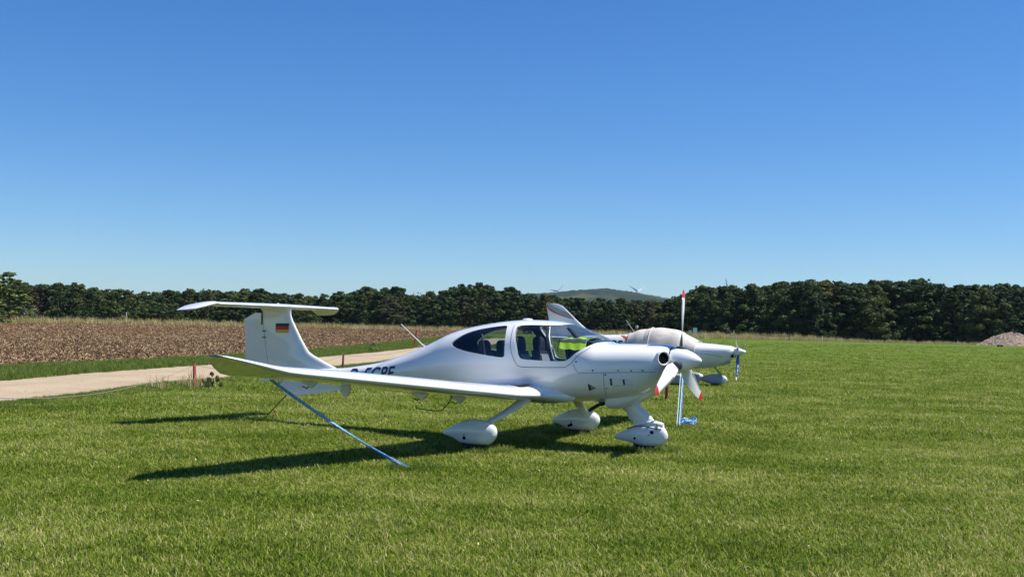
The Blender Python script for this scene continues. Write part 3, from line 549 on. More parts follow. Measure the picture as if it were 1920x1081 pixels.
def zsurf(X, Y, off=0.):
    t, b, w_, zw, nt, nb = [float(q) for q in sec(X)]; q = min(1, abs(Y) / (w_ + off)); return zw + (t + off - zw) * (1 - q ** nt) ** (1 / nt)
def fus_ring(X, off=0., n=72):
    t, b, w_, zw, nt, nb = [float(q) for q in sec(X)]; t += off; b -= off; w_ = max(.01, w_ + off); r = []
    for j in range(n):
        a = 2 * math.pi * j / n; c, s = math.cos(a), math.sin(a); k = nt if s >= 0 else nb; hgt = (t - zw) if s >= 0 else (zw - b)
        r.append((X, w_ * math.copysign(abs(c) ** (2 / k), c), zw + hgt * math.copysign(abs(s) ** (2 / k), s)))
    return r
XS = sorted(set([.405, .412, .42, .43, .445, .465, .5, .54, .58] + list(np.round(np.arange(.62, 7.6, .055), 3)) + [7.62]))
def loft_fus(off, x0, x1, mb, mi=0, inset=0.):
    xs = [x0] + [x for x in XS if x0 + .01 < x < x1 - .01] + [x1]; mb.rings([fus_ring(x, off) for x in xs], mi=mi); return mb
def apply_bool(obj, cutters, op):
    for c in cutters:
        md = obj.modifiers.new('b', 'BOOLEAN'); md.operation = op; md.object = c; md.solver = 'EXACT'
    dg = bpy.context.evaluated_depsgraph_get(); dg.update(); me = bpy.data.meshes.new_from_object(obj.evaluated_get(dg)); old = obj.data; obj.modifiers.clear(); obj.data = me
    return obj
def catmull(poly, per=5):
    P = [np.array(p) for p in poly]; n = len(P); out = []
    for i in range(n):
        a, b, c, d = P[i - 1], P[i], P[(i + 1) % n], P[(i + 2) % n]
        for k in range(per):
            t = k / per; out.append(tuple(.5 * ((2 * b) + (-a + c) * t + (2 * a - 5 * b + 4 * c - d) * t * t + (-a + 3 * b - 3 * c + d) * t ** 3)))
    return out
AC_A, AC_O, AC_P = 0.5321, (2.5059, 14.9616), 0.0094
ac = empty('light_aircraft'); tag(ac, 'white four-seat low-wing aircraft with T-tail, tied down nearest the camera', 'aircraft')
ac.matrix_world = Matrix.Translation((AC_O[0], AC_O[1], 0)) @ Matrix.Rotation(math.pi - AC_A, 4, 'Z') @ Matrix.Translation((2.6, 0, 0)) @ Matrix.Rotation(AC_P, 4, 'Y') @ Matrix.Translation((-2.6, 0, 0))
AM = ac.matrix_world.copy()
def L2W(p): return AM @ Vector(p)
# window outlines, side view (X, Z)
REAR = catmull([(3.661, 1.372), (3.650, 1.406), (3.594, 1.454), (3.472, 1.524), (3.29, 1.580), (3.062, 1.618), (2.872, 1.641), (2.793, 1.644), (2.757, 1.628), (2.715, 1.524), (2.688, 1.406), (2.666, 1.250), (2.679, 1.215), (2.725, 1.203), (2.904, 1.219), (3.141, 1.247), (3.354, 1.276), (3.545, 1.313), (3.629, 1.341)], 3)
FRONT = [(2.10, 1.655), (2.25, 1.657), (2.38, 1.657), (2.50, 1.654), (2.545, 1.648), (2.575, 1.635), (2.590, 1.612), (2.588, 1.565), (2.553, 1.474), (2.497, 1.344), (2.462, 1.245), (2.445, 1.215), (2.415, 1.195), (2.37, 1.186), (2.283, 1.181), (2.077, 1.173), (1.864, 1.170),
         (1.765, 1.171), (1.722, 1.178), (1.685, 1.194), (1.645, 1.224), (1.598, 1.272), (1.519, 1.330), (1.439, 1.381), (1.385, 1.417), (1.345, 1.436), (1.30, 1.455), (1.25, 1.80), (1.84, 1.80), (1.86, 1.70), (1.90, 1.672), (1.97, 1.660)]
cut_r = MB().prism(REAR, -1, 1).build('cut_r', 'gelcoat', sm=False); cut_f = MB().prism(FRONT, -1, 1).build('cut_f', 'gelcoat', sm=False)
mb = MB(); loft_fus(0, .405, 7.62, mb); k0 = len(mb.f); me = mb.mesh('fuselage')
mb2 = MB(); loft_fus(-.035, 1.36, 4.0, mb2, 1); me2 = mb2.mesh('cabin')
bm = bmesh.new(); bm.from_mesh(me); b2 = bmesh.new(); b2.from_mesh(me2); bmesh.ops.reverse_faces(b2, faces=b2.faces[:]); tmp = bpy.data.meshes.new('tmp'); b2.to_mesh(tmp); tmp.polygons.foreach_set('material_index', np.ones(len(tmp.polygons), np.int32)); bm.from_mesh(tmp); bm.to_mesh(me); bm.free(); b2.free()
mi = np.zeros(len(me.polygons), np.int32); mi[k0:] = 1; me.polygons.foreach_set('material_index', mi)
fus = link('fuselage', me, ['gelcoat', 'cabin_lining'], ac); fus.parent = None
apply_bool(fus, [cut_r, cut_f], 'DIFFERENCE'); fus.parent = ac; smooth(fus.data, 30)
def pane(name, off, cutter, half=None):
    mb = MB(); xs = [1.2] + [x for x in XS if 1.2 < x < 3.8] + [3.8]; rings = [fus_ring(x, -.004) for x in xs]; rin = [fus_ring(x, -.009) for x in xs]
    mb.rings(rings + rin[::-1] + [rings[0]], caps=(False, False)); bmesh_me = mb.mesh(name); bm = bmesh.new(); bm.from_mesh(bmesh_me); bmesh.ops.remove_doubles(bm, verts=bm.verts[:], dist=1e-6); bmesh.ops.recalc_face_normals(bm, faces=bm.faces[:]); bm.to_mesh(bmesh_me); bm.free()
    o = link(name, bmesh_me, 'canopy_perspex'); apply_bool(o, [cutter], 'INTERSECT')
    if half:
        bm = bmesh.new(); bm.from_mesh(o.data); bmesh.ops.delete(bm, geom=[v for v in bm.verts if v.co.y * half < 0], context='VERTS'); bm.to_mesh(o.data); bm.free()
    smooth(o.data, 40); o.parent = ac; return o
pane('canopy_glass', 0, cut_f); pane('rear_window', 0, cut_r, 1); pane('rear_window', 0, cut_r, -1)
for c in (cut_r, cut_f): bpy.data.objects.remove(c, do_unlink=True)

def ribbon(name, pts, w_, m, parent, sides=(1, -1), off=.0015, closed=False, res=.02):
    """thin strip lying on the fuselage skin along a side-view path"""
    mb = MB(); P = [np.array(p, float) for p in pts]
    if closed: P.append(P[0])
    D = [P[0]]
    for a, b in zip(P[:-1], P[1:]):
        n = max(1, int(np.linalg.norm(b - a) / res)); D += [a + (b - a) * (i + 1) / n for i in range(n)]
    o = None
    for s in sides:
        V = []; mb = MB()
        for i, p in enumerate(D):
            d = D[min(i + 1, len(D) - 1)] - D[max(i - 1, 0)]; d = d / (np.linalg.norm(d) + 1e-9); nn = np.array([-d[1], d[0]]) * w_ / 2
            for q in (p - nn, p + nn): V.append((q[0], s * (float(ysurf(q[0], q[1])) + off), q[1]))
        mb.add(V, [(2 * i, 2 * i + 1, 2 * i + 3, 2 * i + 2) for i in range(len(D) - 1)]); o = mb.build(name, m, parent, fix=False)
    return o
ribbon('door_seam', [(2.655, 1.66), (2.640, 1.61), (2.618, 1.539), (2.583, 1.356), (2.555, 1.27), (2.525, 1.214), (2.495, 1.16), (2.459, 1.112), (2.43, 1.090), (2.398, 1.081), (2.22, 1.080), (1.95, 1.085), (1.748, 1.090), (1.71, 1.098), (1.66, 1.125), (1.626, 1.152), (1.58, 1.21), (1.53, 1.265), (1.47, 1.31), (1.40, 1.365)], .009, 'seam', fus)
ribbon('cowl_seam', [(1.60, 1.14), (1.575, 1.08), (1.534, 1.030), (1.50, 1.022), (1.169, 1.036), (.90, 1.045), (.504, 1.060)], .006, 'seam', fus)
ribbon('cowl_seam', [(1.169, 1.033), (1.175, .90), (1.19, .773), (1.21, .70)], .006, 'seam', fus)
def decal(name, poly, m, parent, s=1, off=.003):
    mb = MB(); tri = [(poly[0], poly[i], poly[i + 1]) for i in range(1, len(poly) - 1)]; n = 6
    for a, b, c in tri:
        V = []; idx = {}
        for i in range(n + 1):
            for j in range(n + 1 - i):
                u, v = i / n, j / n; x = a[0] + (b[0] - a[0]) * u + (c[0] - a[0]) * v; z = a[1] + (b[1] - a[1]) * u + (c[1] - a[1]) * v; idx[i, j] = len(V); V.append((x, s * (float(ysurf(x, z)) + off), z))
        F_ = [(idx[i, j], idx[i + 1, j], idx[i, j + 1]) for i in range(n) for j in range(n - i)] + [(idx[i + 1, j], idx[i + 1, j + 1], idx[i, j + 1]) for i in range(n) for j in range(n - i - 1)]
        mb.add(V, F_)
    return mb.build(name, m, parent, fix=False)
for x, z, r in ((1.323, 1.061, .011), (.974, 1.069, .011), (1.147, 1.009, .011), (1.156, .832, .011), (.654, 1.077, .011), (1.56, 1.17, .012), (.80, 1.07, .010)):
    o = MB().lathe([(-.004, r), (.003, r), (.004, r * .6)], (x, float(ysurf(x, z)), z), (0, 1, 0), 10).build('cowl_fastener', 'seam_dark', fus)
# NACA duct, louvred vents
decal('air_duct', [(1.40, .886), (1.295, .828), (1.405, .786)], 'seam_dark', fus); decal('air_duct_ramp', [(1.365, .860), (1.295, .828), (1.368, .808)], 'silver_trim', fus, off=.005)
for x0, x1, z0, z1 in ((1.055, .895, .872, .956), (.885, .80, .888, .950)):
    mb = MB(); ya = [float(ysurf(x, z)) for x, z in ((x0, z0), (x1, z0), (x1, z1), (x0, z1))]
    mb.add([(x0, ya[0] + .020, z0), (x1, ya[1] + .002, z0), (x1, ya[2] + .002, z1), (x0, ya[3] + .020, z1)], [(0, 1, 2, 3)]); mb.add([(x0, ya[0] - .01, z0), (x0, ya[0] + .02, z0), (x0, ya[3] + .02, z1), (x0, ya[3] - .01, z1)], [(0, 1, 2, 3)]); mb.add([(x0, ya[0], z0), (x1, ya[1], z0), (x0, ya[0] + .02, z0)], [(0, 1, 2)]); mb.add([(x0, ya[3], z1), (x1, ya[2], z1), (x0, ya[3] + .02, z1)], [(0, 2, 1)])
    mb.build('vent_louvre', 'gelcoat', fus, fix=False, sm=False)
    decal('vent_opening', [(x0 + .034, z0 - .004), (x0 - .004, z0 - .004), (x0 - .004, z1 + .004), (x0 + .034, z1 + .004)], 'seam_dark', fus, off=.004)
    decal('vent_edge', [(x0, z0 - .004), (x1, z0 - .002), (x1, z0 + .002), (x0, z0 + .002)], 'seam_dark', fus, off=.004)
# round air inlets either side of the spinner
for s in (1, -1):
    axis = Vector((-.80, s * .60, .02)).normalized(); c = Vector((.432, s * .272, 1.238)) + axis * .006
    MB().lathe([(-.06, .100), (-.01, .104), (.012, .100), (.022, .090), (.020, .080), (.008, .074), (-.03, .070), (-.06, .068)], c, axis, 32, caps=(False, False)).build('air_inlet', 'gelcoat', fus)
    MB().lathe([(.004, .0001), (.006, .0755)], c, axis, 28, caps=(False, False)).build('inlet_opening', 'dark_hole', fus)
MB().lathe([(0, .170), (.012, .177), (.03, .165)], (.388, 0, 1.212), (1, 0, 0), 40).build('cowl_ring', 'seam_dark', fus)
# registration on the tail boom
cu = bpy.data.curves.new('reg', 'FONT'); cu.body = 'D-ECPE'; cu.size = 1; cu.shear = .22; cu.offset = .022; cu.space_character = 1.12
to = bpy.data.objects.new('reg', cu); COL.objects.link(to); dg = bpy.context.evaluated_depsgraph_get(); tm = bpy.data.meshes.new_from_object(to.evaluated_get(dg)); bpy.data.objects.remove(to, do_unlink=True)
bm = bmesh.new(); bm.from_mesh(tm); xsv = [v.co.x for v in bm.verts]; ysv = [v.co.y for v in bm.verts]; x0, x1, y0, y1 = min(xsv), max(xsv), min(ysv), max(ysv)
for k in range(1, 14): bmesh.ops.bisect_plane(bm, geom=bm.verts[:] + bm.edges[:] + bm.faces[:], plane_co=(0, y0 + (y1 - y0) * k / 14, 0), plane_no=(0, 1, 0))
for v in bm.verts:
    u = (v.co.x - x0) / (x1 - x0); q = (v.co.y - y0) / (y1 - y0); X_ = 5.675 - .955 * u; Z_ = (.966 - .205) + .068 * u + .205 * q; v.co = (X_, float(ysurf(X_, Z_)) + .0035, Z_)
bm.to_mesh(tm); bm.free(); link('registration', tm, 'navy', fus)

# ---------------------------------------------------------------- wings
def airfoil(n=22, t=.15, mcam=.035, p=.4):
    b = np.linspace(0, math.pi, n); x = .5 * (1 - np.cos(b)); yt = 5 * t * (.2969 * np.sqrt(x) - .126 * x - .3516 * x ** 2 + .2843 * x ** 3 - .1030 * x ** 4); yc = np.where(x < p, mcam / p ** 2 * (2 * p * x - x * x), mcam / (1 - p) ** 2 * ((1 - 2 * p) + 2 * p * x - x * x))
    return [(float(a), float(c + y)) for a, c, y in zip(x, yc, yt)][::-1] + [(float(a), float(c - y)) for a, c, y in zip(x, yc, yt)][1:]
def section(le, chord, inc, t=.15, cam_=.035, n=22, cant=0., c0=0., c1=1.):
    A = [p for p in airfoil(n, t, cam_)]; r = []
    for x, z in A:
        xx, zz = x * chord, z * chord; ci, si = math.cos(inc), math.sin(inc); X_ = le[0] + xx * ci + zz * si; Z_ = -xx * si + zz * ci
        r.append((X_, le[1] - Z_ * math.sin(cant), le[2] + Z_ * math.cos(cant)))
    return r
WS = [  # Y, LE x, LE z, chord, incidence deg, t/c, cant deg
 (.34, 1.66, .700, 2.05, 2.0, .150, 5), (.44, 1.80, .704, 1.80, 2.4, .150, 5), (.54, 1.92, .708, 1.58, 2.8, .150, 5), (.66, 2.00, .713, 1.42, 3.0, .150, 5), (.82, 2.025, .718, 1.34, 3.0, .15, 5), (1.2, 2.04, .735, 1.28, 3.0, .15, 5), (2.2, 2.14, .822, 1.16, 3.0, .15, 5), (3.3, 2.245, .919, 1.03, 3.0, .15, 5), (4.3, 2.34, 1.007, .92, 3.0, .148, 5),
 (5.0, 2.41, 1.068, .84, 3.8, .13, 5.5), (5.20, 2.435, 1.090, .82, 4.6, .125, 10), (5.36, 2.470, 1.122, .77, 5.2, .115, 15), (5.54, 2.525, 1.164, .62, 5.0, .11, 17), (5.72, 2.59, 1.206, .44, 4.6, .11, 17), (5.84, 2.65, 1.234, .295, 4.2, .11, 17), (5.90, 2.69, 1.248, .20, 4, .10, 17)]
for s in (1, -1):
    rings = [section((q[1], s * q[0], q[2]), q[3], R(q[4]), q[5], .035, 22, s * R(q[6])) for q in WS]
    wing = MB().rings(rings).build('wing', 'gelcoat', ac, ang=50)
    def wpt(Y_, c, up=1):      # point on the wing surface
        k = [np.interp(Y_, [q[0] for q in WS], [q[i] for q in WS]) for i in range(7)]; A = airfoil(40, k[5], .035); A = A[:40][::-1] if up > 0 else A[39:]
        z = np.interp(c, [a[0] for a in A], [a[1] for a in A]) * k[3]; xx = c * k[3]; i_ = R(k[4]); return Vector((k[1] + xx * math.cos(i_) + z * math.sin(i_), s * (Y_) - s * z * math.sin(R(k[6])), k[2] - xx * math.sin(i_) + z * math.cos(i_)))
    # root joint seam and aileron / flap gaps on the lower side
    def wing_line(name, pts, w_, m, up):
        mb = MB(); V = []; n = len(pts)
        for i, (Y_, c) in enumerate(pts):
            p = wpt(Y_, c, up); pa, pb = wpt(*pts[max(0, i - 1)], up), wpt(*pts[min(n - 1, i + 1)], up); d = (pb - pa).normalized(); nn = Vector((0, -s * .087, 1)) * up; sd = d.cross(nn).normalized() * w_ / 2
            V += [p - sd + nn * .002, p + sd + nn * .002]
        mb.add(V, [(2 * i, 2 * i + 1, 2 * i + 3, 2 * i + 2) for i in range(n - 1)]); mb.build(name, m, wing, fix=False)
    for up in (1, -1): wing_line('wing_joint', [(1.2, c) for c in (.0005, .003, .01, .03, .06, .12, .2, .3, .45, .6, .8, .98)], .010, 'seam', up)
    wing_line('flap_gap', [(y_, .74) for y_ in np.linspace(.75, 2.95, 20)], .022, 'seam_dark', -1); wing_line('aileron_gap', [(y_, .75) for y_ in np.linspace(3.0, 5.0, 20)], .020, 'seam_dark', -1)
    wing_line('wing_walk', [(y_, .24) for y_ in np.linspace(.58, .92, 8)], .30, 'antislip', 1)
    # flap and aileron hinge fairings
    for Y_, c, dz, ln, wd, nm in ((3.37, .90, .125, .13, .010, 'balance_weight'), (2.0, .78, .085, .26, .05, 'hinge_fairing'), (4.15, .78, .07, .22, .045, 'hinge_fairing'), (1.05, .80, .085, .26, .05, 'hinge_fairing')):
        p = wpt(Y_, c, -1)
        if nm == 'balance_weight':
            mb = MB(); n = 18; pl = [(p.x + ln * .62 * math.cos(a) * (1 if math.cos(a) > 0 else .8), p.z + .03 - (dz + .03) * max(0, -math.sin(a)) ** .7 if math.sin(a) < 0 else p.z + .03) for a in [math.pi + math.pi * i / (n - 1) for i in range(n)]]; mb.prism(pl, p.y - wd, p.y + wd); mb.build(nm, 'gelcoat_old', wing)
        else:
            MB().prism([(p.x - ln * .55, p.z + .03), (p.x - ln * .5, p.z + .008), (p.x - .035, p.z - dz * .82), (p.x - .005, p.z - dz), (p.x + .03, p.z - dz * .55), (p.x + ln * .55, p.z - dz * .2), (p.x + ln * .6, p.z + .03)], p.y - .010, p.y + .010).build(nm, 'gelcoat_old', wing)
            MB().tube([(p.x + .02, p.y, p.z - dz * .6), (p.x + .05, p.y, p.z - dz * 1.05), (p.x + .12, p.y, p.z - dz * .75)], .007, 6).build('hinge_arm', 'black_paint', wing)
    q = wpt(4.78, .62, -1); MB().tube([q + Vector((0, 0, .01)), q + Vector((0, 0, -.035)), q + Vector((.03, 0, -.05)), q + Vector((.05, 0, -.03)), q + Vector((.05, 0, .01))], .006, 6).build('tie_down_ring', 'steel', wing)
    # navigation light at the tip
    tp = [section((q_[0], s * q_[1], q_[2]), q_[3], R(2), .11, .03, 10, s * R(17)) for q_ in ((2.685, 5.896, 1.247, .21), (2.70, 5.918, 1.253, .18), (2.72, 5.93, 1.256, .12))]
    MB().rings(tp).build('position_light', 'silver_trim', wing); a = Vector((2.67, s * 5.875, 1.242)); MB().tube([a, a + Vector((.06, s * .012, .002))], [.012, .012], 8).build('strobe_lamp', 'lamp_glass', wing)
# boarding step, drain pipes, antennas
MB().tube([(2.95, 1.42, .68), (2.95, 1.50, .60), (2.97, 1.62, .515), (3.02, 1.66, .503), (3.35, 1.66, .525)], .0065, 8).build('boarding_step', 'seam_dark', ac)
for X_, Y_, z0, z1 in ((2.13, .12, .61, .545), (2.32, .06, .61, .53)): MB().prism([(X_ - .035, z0 + .03), (X_ + .035, z0 + .03), (X_ + .02, z1), (X_ - .015, z1)], Y_ - .008, Y_ + .008).build('blade_antenna', 'gelcoat_old', ac)
MB().tube([(4.36, 0, 1.315), (4.42, 0, 1.345), (4.834, 0, 1.660)], [.016, .009, .005], 8).build('whip_antenna', 'gelcoat', ac)
MB().lathe([(-.02, .075), (.012, .072), (.022, .05), (.025, .0)], (2.62, 0, 1.731), (0, 0, 1), 24, caps=(True, False)).build('satellite_antenna', 'gelcoat', ac)

# ---------------------------------------------------------------- tail
def fin_section(z, x0, x1, t, n=16, cut=None):
    """symmetric section at height z between x0 and x1"""
    b = np.linspace(0, math.pi, n); x = .5 * (1 - np.cos(b)); yt = 5 * t * (.2969 * np.sqrt(x) - .126 * x - .3516 * x ** 2 + .2843 * x ** 3 - .1036 * x ** 4)
    c = x1 - x0; return [(float(x0 + c * a), float(c * y), z) for a, y in zip(x, yt)][::-1] + [(float(x0 + c * a), float(-c * y), z) for a, y in zip(x, yt)][1:]
LEz = lut([(.80, 5.7), (.90, 5.92), (.952, 6.04), (1.05, 6.30), (1.15, 6.53), (1.196, 6.615), (1.26, 6.680), (1.40, 6.785), (1.747, 7.010), (1.86, 7.030), (1.90, 7.00)])
TEz = lut([(.70, 7.64), (.735, 7.66), (1.08, 7.985), (1.30, 7.995), (1.716, 8.04)]); HGz = lut([(.70, 7.40), (1.2, 7.50), (1.87, 7.62), (1.95, 7.63)])
def tloc(z): return float(np.interp(z, [.8, 1.0, 1.2, 1.4, 1.9], [.055, .06, .072, .085, .09]))
def clip_section(z, xa, xb, front):
    full = fin_section(z, float(LEz(z)), max(float(TEz(min(z, 1.716))), 7.7), tloc(z), 40); up = full[:40][::-1]; xs_ = [p[0] for p in up]; ys_ = [p[1] for p in up]; X_ = np.linspace(xa, xb, 18) if not front else xa + (xb - xa) * (1 - np.cos(np.linspace(0, math.pi / 2, 18)))
    Y_ = np.interp(X_, xs_, ys_); return [(float(a), float(b), z) for a, b in zip(X_, Y_)][::-1] + [(float(a), float(-b), z) for a, b in zip(X_, Y_)][1 if front else 0:]
zz = [.84, .90, .952, 1.0, 1.05, 1.1, 1.15, 1.196, 1.26, 1.33, 1.4, 1.5, 1.6, 1.7, 1.78, 1.84, 1.875, 1.90]
rings = []
for z in zz:
    r = clip_section(z, float(LEz(z)), float(HGz(z)) - .006, True)
    if z > 1.83: k = 1 + (z - 1.83) / .07 * .7; r = [(a, b * k, c) for a, b, c in r]
    rings.append(r)
fin = MB().rings(rings).build('fin', 'gelcoat', ac, ang=50)
rz = [.72, .80, .9, 1.0, 1.08, 1.2, 1.4, 1.6, 1.716]; rings = [clip_section(z, float(HGz(z)) + .006, float(TEz(z)), False) for z in rz]
rings += [[(min(a, 8.04 - (z - 1.716) * 2.5), b, z) for a, b, _ in clip_section(z, float(HGz(z)) + .006, 8.04 - (z - 1.716) * 2.5, False)] for z in (1.76, 1.80, 1.822)]
MB().rings(rings).build('rudder', 'gelcoat', ac, ang=50)
for z in (1.42, 1.52): MB().box((7.50, .062, z - .004), (7.57, .070, z + .012)).build('rudder_hinge', 'seam_dark', fin)
MB().box((7.60, .030, 1.63), (7.606, .060, 1.85)).build('hinge_gap', 'seam_dark', fin)
for i, mm in enumerate(('flag_black', 'flag_red', 'gold')):
    z0, z1 = 1.654 - .0513 * (i + 1), 1.654 - .0513 * i; mb = MB(); V = []; n = 10; zs = [z0, (z0 + z1) / 2, z1]
    for z in zs:
        up = fin_section(z, float(LEz(z)), float(TEz(z)), tloc(z), 40)[:40][::-1]
        for j in range(n + 1): X_ = 7.297 - .272 * j / n; V.append((X_, float(np.interp(X_, [p[0] for p in up], [p[1] for p in up])) + .004, z))
    mb.add(V, [(r_ * (n + 1) + j, r_ * (n + 1) + j + 1, (r_ + 1) * (n + 1) + j + 1, (r_ + 1) * (n + 1) + j) for r_ in range(2) for j in range(n)]); mb.build('flag_stripe', mm, fin, fix=False)
def hsec(y, x0, x1, z, inc, t, c0, c1, n=20):
    b = np.linspace(0, math.pi, 40); x = .5 * (1 - np.cos(b)); yt = 5 * t * (.2969 * np.sqrt(x) - .126 * x - .3516 * x ** 2 + .2843 * x ** 3 - .1036 * x ** 4); u = np.linspace(0, math.pi / 2, n)
    q = c0 + (c1 - c0) * ((1 - np.cos(u)) if c0 == 0 else np.linspace(0, 1, n)); Y_ = np.interp(q, x, yt); c = x1 - x0
    return [(float(x0 + c * a), y, float(z + c * b_)) for a, b_ in zip(q, Y_)][::-1] + [(float(x0 + c * a), y, float(z - c * b_)) for a, b_ in zip(q, Y_)][1 if c0 == 0 else 0:]
TS = [(0, 6.99, 7.76, 1.925), (.4, 7.03, 7.76, 1.925), (.9, 7.10, 7.77, 1.925), (1.3, 7.17, 7.775, 1.925), (1.42, 7.20, 7.78, 1.925)]
def both(TS): return [(-a, *b) for a, *b in TS[::-1] if a > 0] + [(a, *b) for a, *b in TS]
MB().rings([hsec(y, x0, x1, z, 0, .11, 0, (7.50 - x0) / (x1 - x0)) for y, x0, x1, z in both(TS)]).build('tailplane', 'gelcoat', ac, ang=50)
dr = R(2)
def droop(r): return [(7.50 + (a - 7.50) * math.cos(dr) + (c - 1.925) * math.sin(dr), b, 1.925 - (a - 7.50) * math.sin(dr) + (c - 1.925) * math.cos(dr)) for a, b, c in r]
for s in (1, -1):
    el = [hsec(s * y, x0, x1, z, 0, .11, (7.512 - x0) / (x1 - x0), 1) for y, x0, x1, z in ((.03, 6.99, 7.80, 1.925), (.9, 7.10, 7.815, 1.925), (1.425, 7.20, 7.83, 1.925))]
    e = MB().rings([droop(r) for r in el]).build('elevator', 'gelcoat', ac, ang=50)
    hb = [hsec(s * y, x0, x1, z_, 0, t_, 0, 1) for y, x0, x1, z_, t_ in ((1.424, 7.205, 7.83, 1.925, .105), (1.50, 7.26, 7.845, 1.905, .10), (1.57, 7.34, 7.86, 1.875, .09), (1.63, 7.45, 7.865, 1.845, .08), (1.66, 7.56, 7.86, 1.832, .05))]
    MB().rings([droop(r) for r in hb]).build('tailplane_tip', 'gelcoat', e, ang=50)
MB().lathe([(0, .022), (.02, .02), (.028, .0)], (7.30, 0, 1.955), (0, 0, 1), 14, caps=(True, False)).build('beacon', 'gelcoat', ac)
vf = [(5.90, .80), (5.93, .625), (6.4, .560), (7.00, .484), (7.05, .50), (7.18, .64), (7.36, .82)]; mb = MB(); n = len(vf); mb.prism(vf, -.022, .022); mb.build('ventral_fin', 'gelcoat', ac)

# ---------------------------------------------------------------- propeller
HUB = Vector((.29, 0, 1.212))
MB().lathe([(0, .001), (.006, .018), (.03, .045), (.08, .083), (.14, .115), (.21, .142), (.28, .160), (.34, .169), (.385, .172), (.39, .165)], (0, 0, 1.212), (1, 0, 0), 48).build('spinner', 'gelcoat', ac)
def blade_rings(th, r0, r1, n, side):
    er = Vector((0, math.sin(th), math.cos(th))); et = Vector((0, math.cos(th), -math.sin(th))); fw = Vector((-1, 0, 0)); out = []
    for i in range(n):
        rr_ = r0 + (r1 - r0) * i / (n - 1); u = rr_ / .935; ch = float(np.interp(u, [0, .12, .2, .35, .55, .8, .95, .985, 1.], [.085, .09, .125, .182, .188, .146, .106, .08, .035])); be = R(float(np.interp(u, [0, .2, .4, .7, 1], [56, 44, 21, 8, 2]))); tk = float(np.interp(u, [0, .15, .3, 1], [.75, .35, .16, .07])) * ch
        cv = et * math.cos(be) + fw * math.sin(be); nv = fw * math.cos(be) - et * math.sin(be); ring = []
        for x, y in side: ring.append(HUB + er * rr_ + cv * ch * (x - .12) + nv * tk * y)
        out.append(ring)
    return out
FRONT_S = [(.5, 0), (.44, .22), (.3, .42), (.1, .5), (-.15, .42), (-.35, .22), (-.5, .0)]; BACK_S = [(-.5, 0), (-.35, -.06), (-.1, -.12), (.15, -.14), (.35, -.12), (.5, 0)]
for k in range(3):
    th = R(-3.8 + 120 * k); root = None
    mb = MB()
    for side, mi_ in ((FRONT_S, 0), (BACK_S, 1)):
        rg = blade_rings(th, .10, .935, 40, side); m_ = len(side); v = [p for r in rg for p in r]
        for i in range(39):
            u = (.10 + .835 * (i + .5) / 39); kk = 2 if u > .825 else mi_
            if .80 < u < .825: kk = 0
            mb.add([rg[i][j] for j in range(m_)] + [rg[i + 1][j] for j in range(m_)], [(j, j + 1, m_ + j + 1, m_ + j) for j in range(m_ - 1)], kk)
    me = mb.mesh('propeller_blade', fix=False); bm = bmesh.new(); bm.from_mesh(me); bmesh.ops.remove_doubles(bm, verts=bm.verts[:], dist=1e-5); bmesh.ops.recalc_face_normals(bm, faces=bm.faces[:]); bm.to_mesh(me); bm.free(); smooth(me, 40)
    bl = link('propeller_blade', me, ['gelcoat', 'black_paint', 'red_paint'], ac)
    rg = blade_rings(th, .38, .80, 20, [(.505, -.03), (.47, .17), (.40, .32), (.36, .39)]); mb = MB()
    for i in range(19): mb.add([p + Vector((-.002, 0, 0)) for p in rg[i]] + [p + Vector((-.002, 0, 0)) for p in rg[i + 1]], [(j, j + 1, 5 + j, 4 + j) for j in range(3)])
    if k == 0: pass
    mb.build('erosion_strip', 'silver_trim', bl, fix=False)
    er = Vector((0, math.sin(th), math.cos(th))); MB().lathe([(.135, .062), (.168, .066), (.180, .058)], HUB, er, 20).build('blade_root', 'seam_dark', bl)

# ---------------------------------------------------------------- engine underside, exhaust
rings = []
for x, zt_, zb_, hw in ((.55, .92, .835, .10), (.70, .90, .730, .20), (.86, .86, .635, .24), (1.0, .84, .575, .25), (1.14, .83, .540, .25), (1.24, .83, .535, .25), (1.27, .83, .545, .25)):
    rings.append([(x, hw * math.copysign(abs(math.cos(a)) ** .6, math.cos(a)), (zt_ + zb_) / 2 + (zt_ - zb_) / 2 * math.copysign(abs(math.sin(a)) ** .6, math.sin(a))) for a in [2 * math.pi * j / 28 for j in range(28)]])
cs = MB().rings(rings, caps=(True, False)).build('cooling_scoop', 'gelcoat', ac)
MB().rings([[(1.262, p[1] * .94, .685 + (p[2] - .685) * .94) for p in rings[-1]], [(1.15, p[1] * .9, .685 + (p[2] - .685) * .9) for p in rings[-1]]], caps=(False, True)).build('scoop_opening', 'dark_hole', cs)
MB().tube([(1.12, .20, .69), (1.25, .20, .655), (1.36, .20, .615)], .042, 14).build('silencer', 'exhaust', ac)
MB().tube([(1.32, .20, .628), (1.42, .20, .575), (1.53, .20, .510)], [.024, .024, .024], 12).build('exhaust_pipe', 'exhaust', ac)
MB().tube([(1.23, .24, .66), (1.43, .26, .635)], .008, 6).build('brake_line', 'beige_strap', ac)

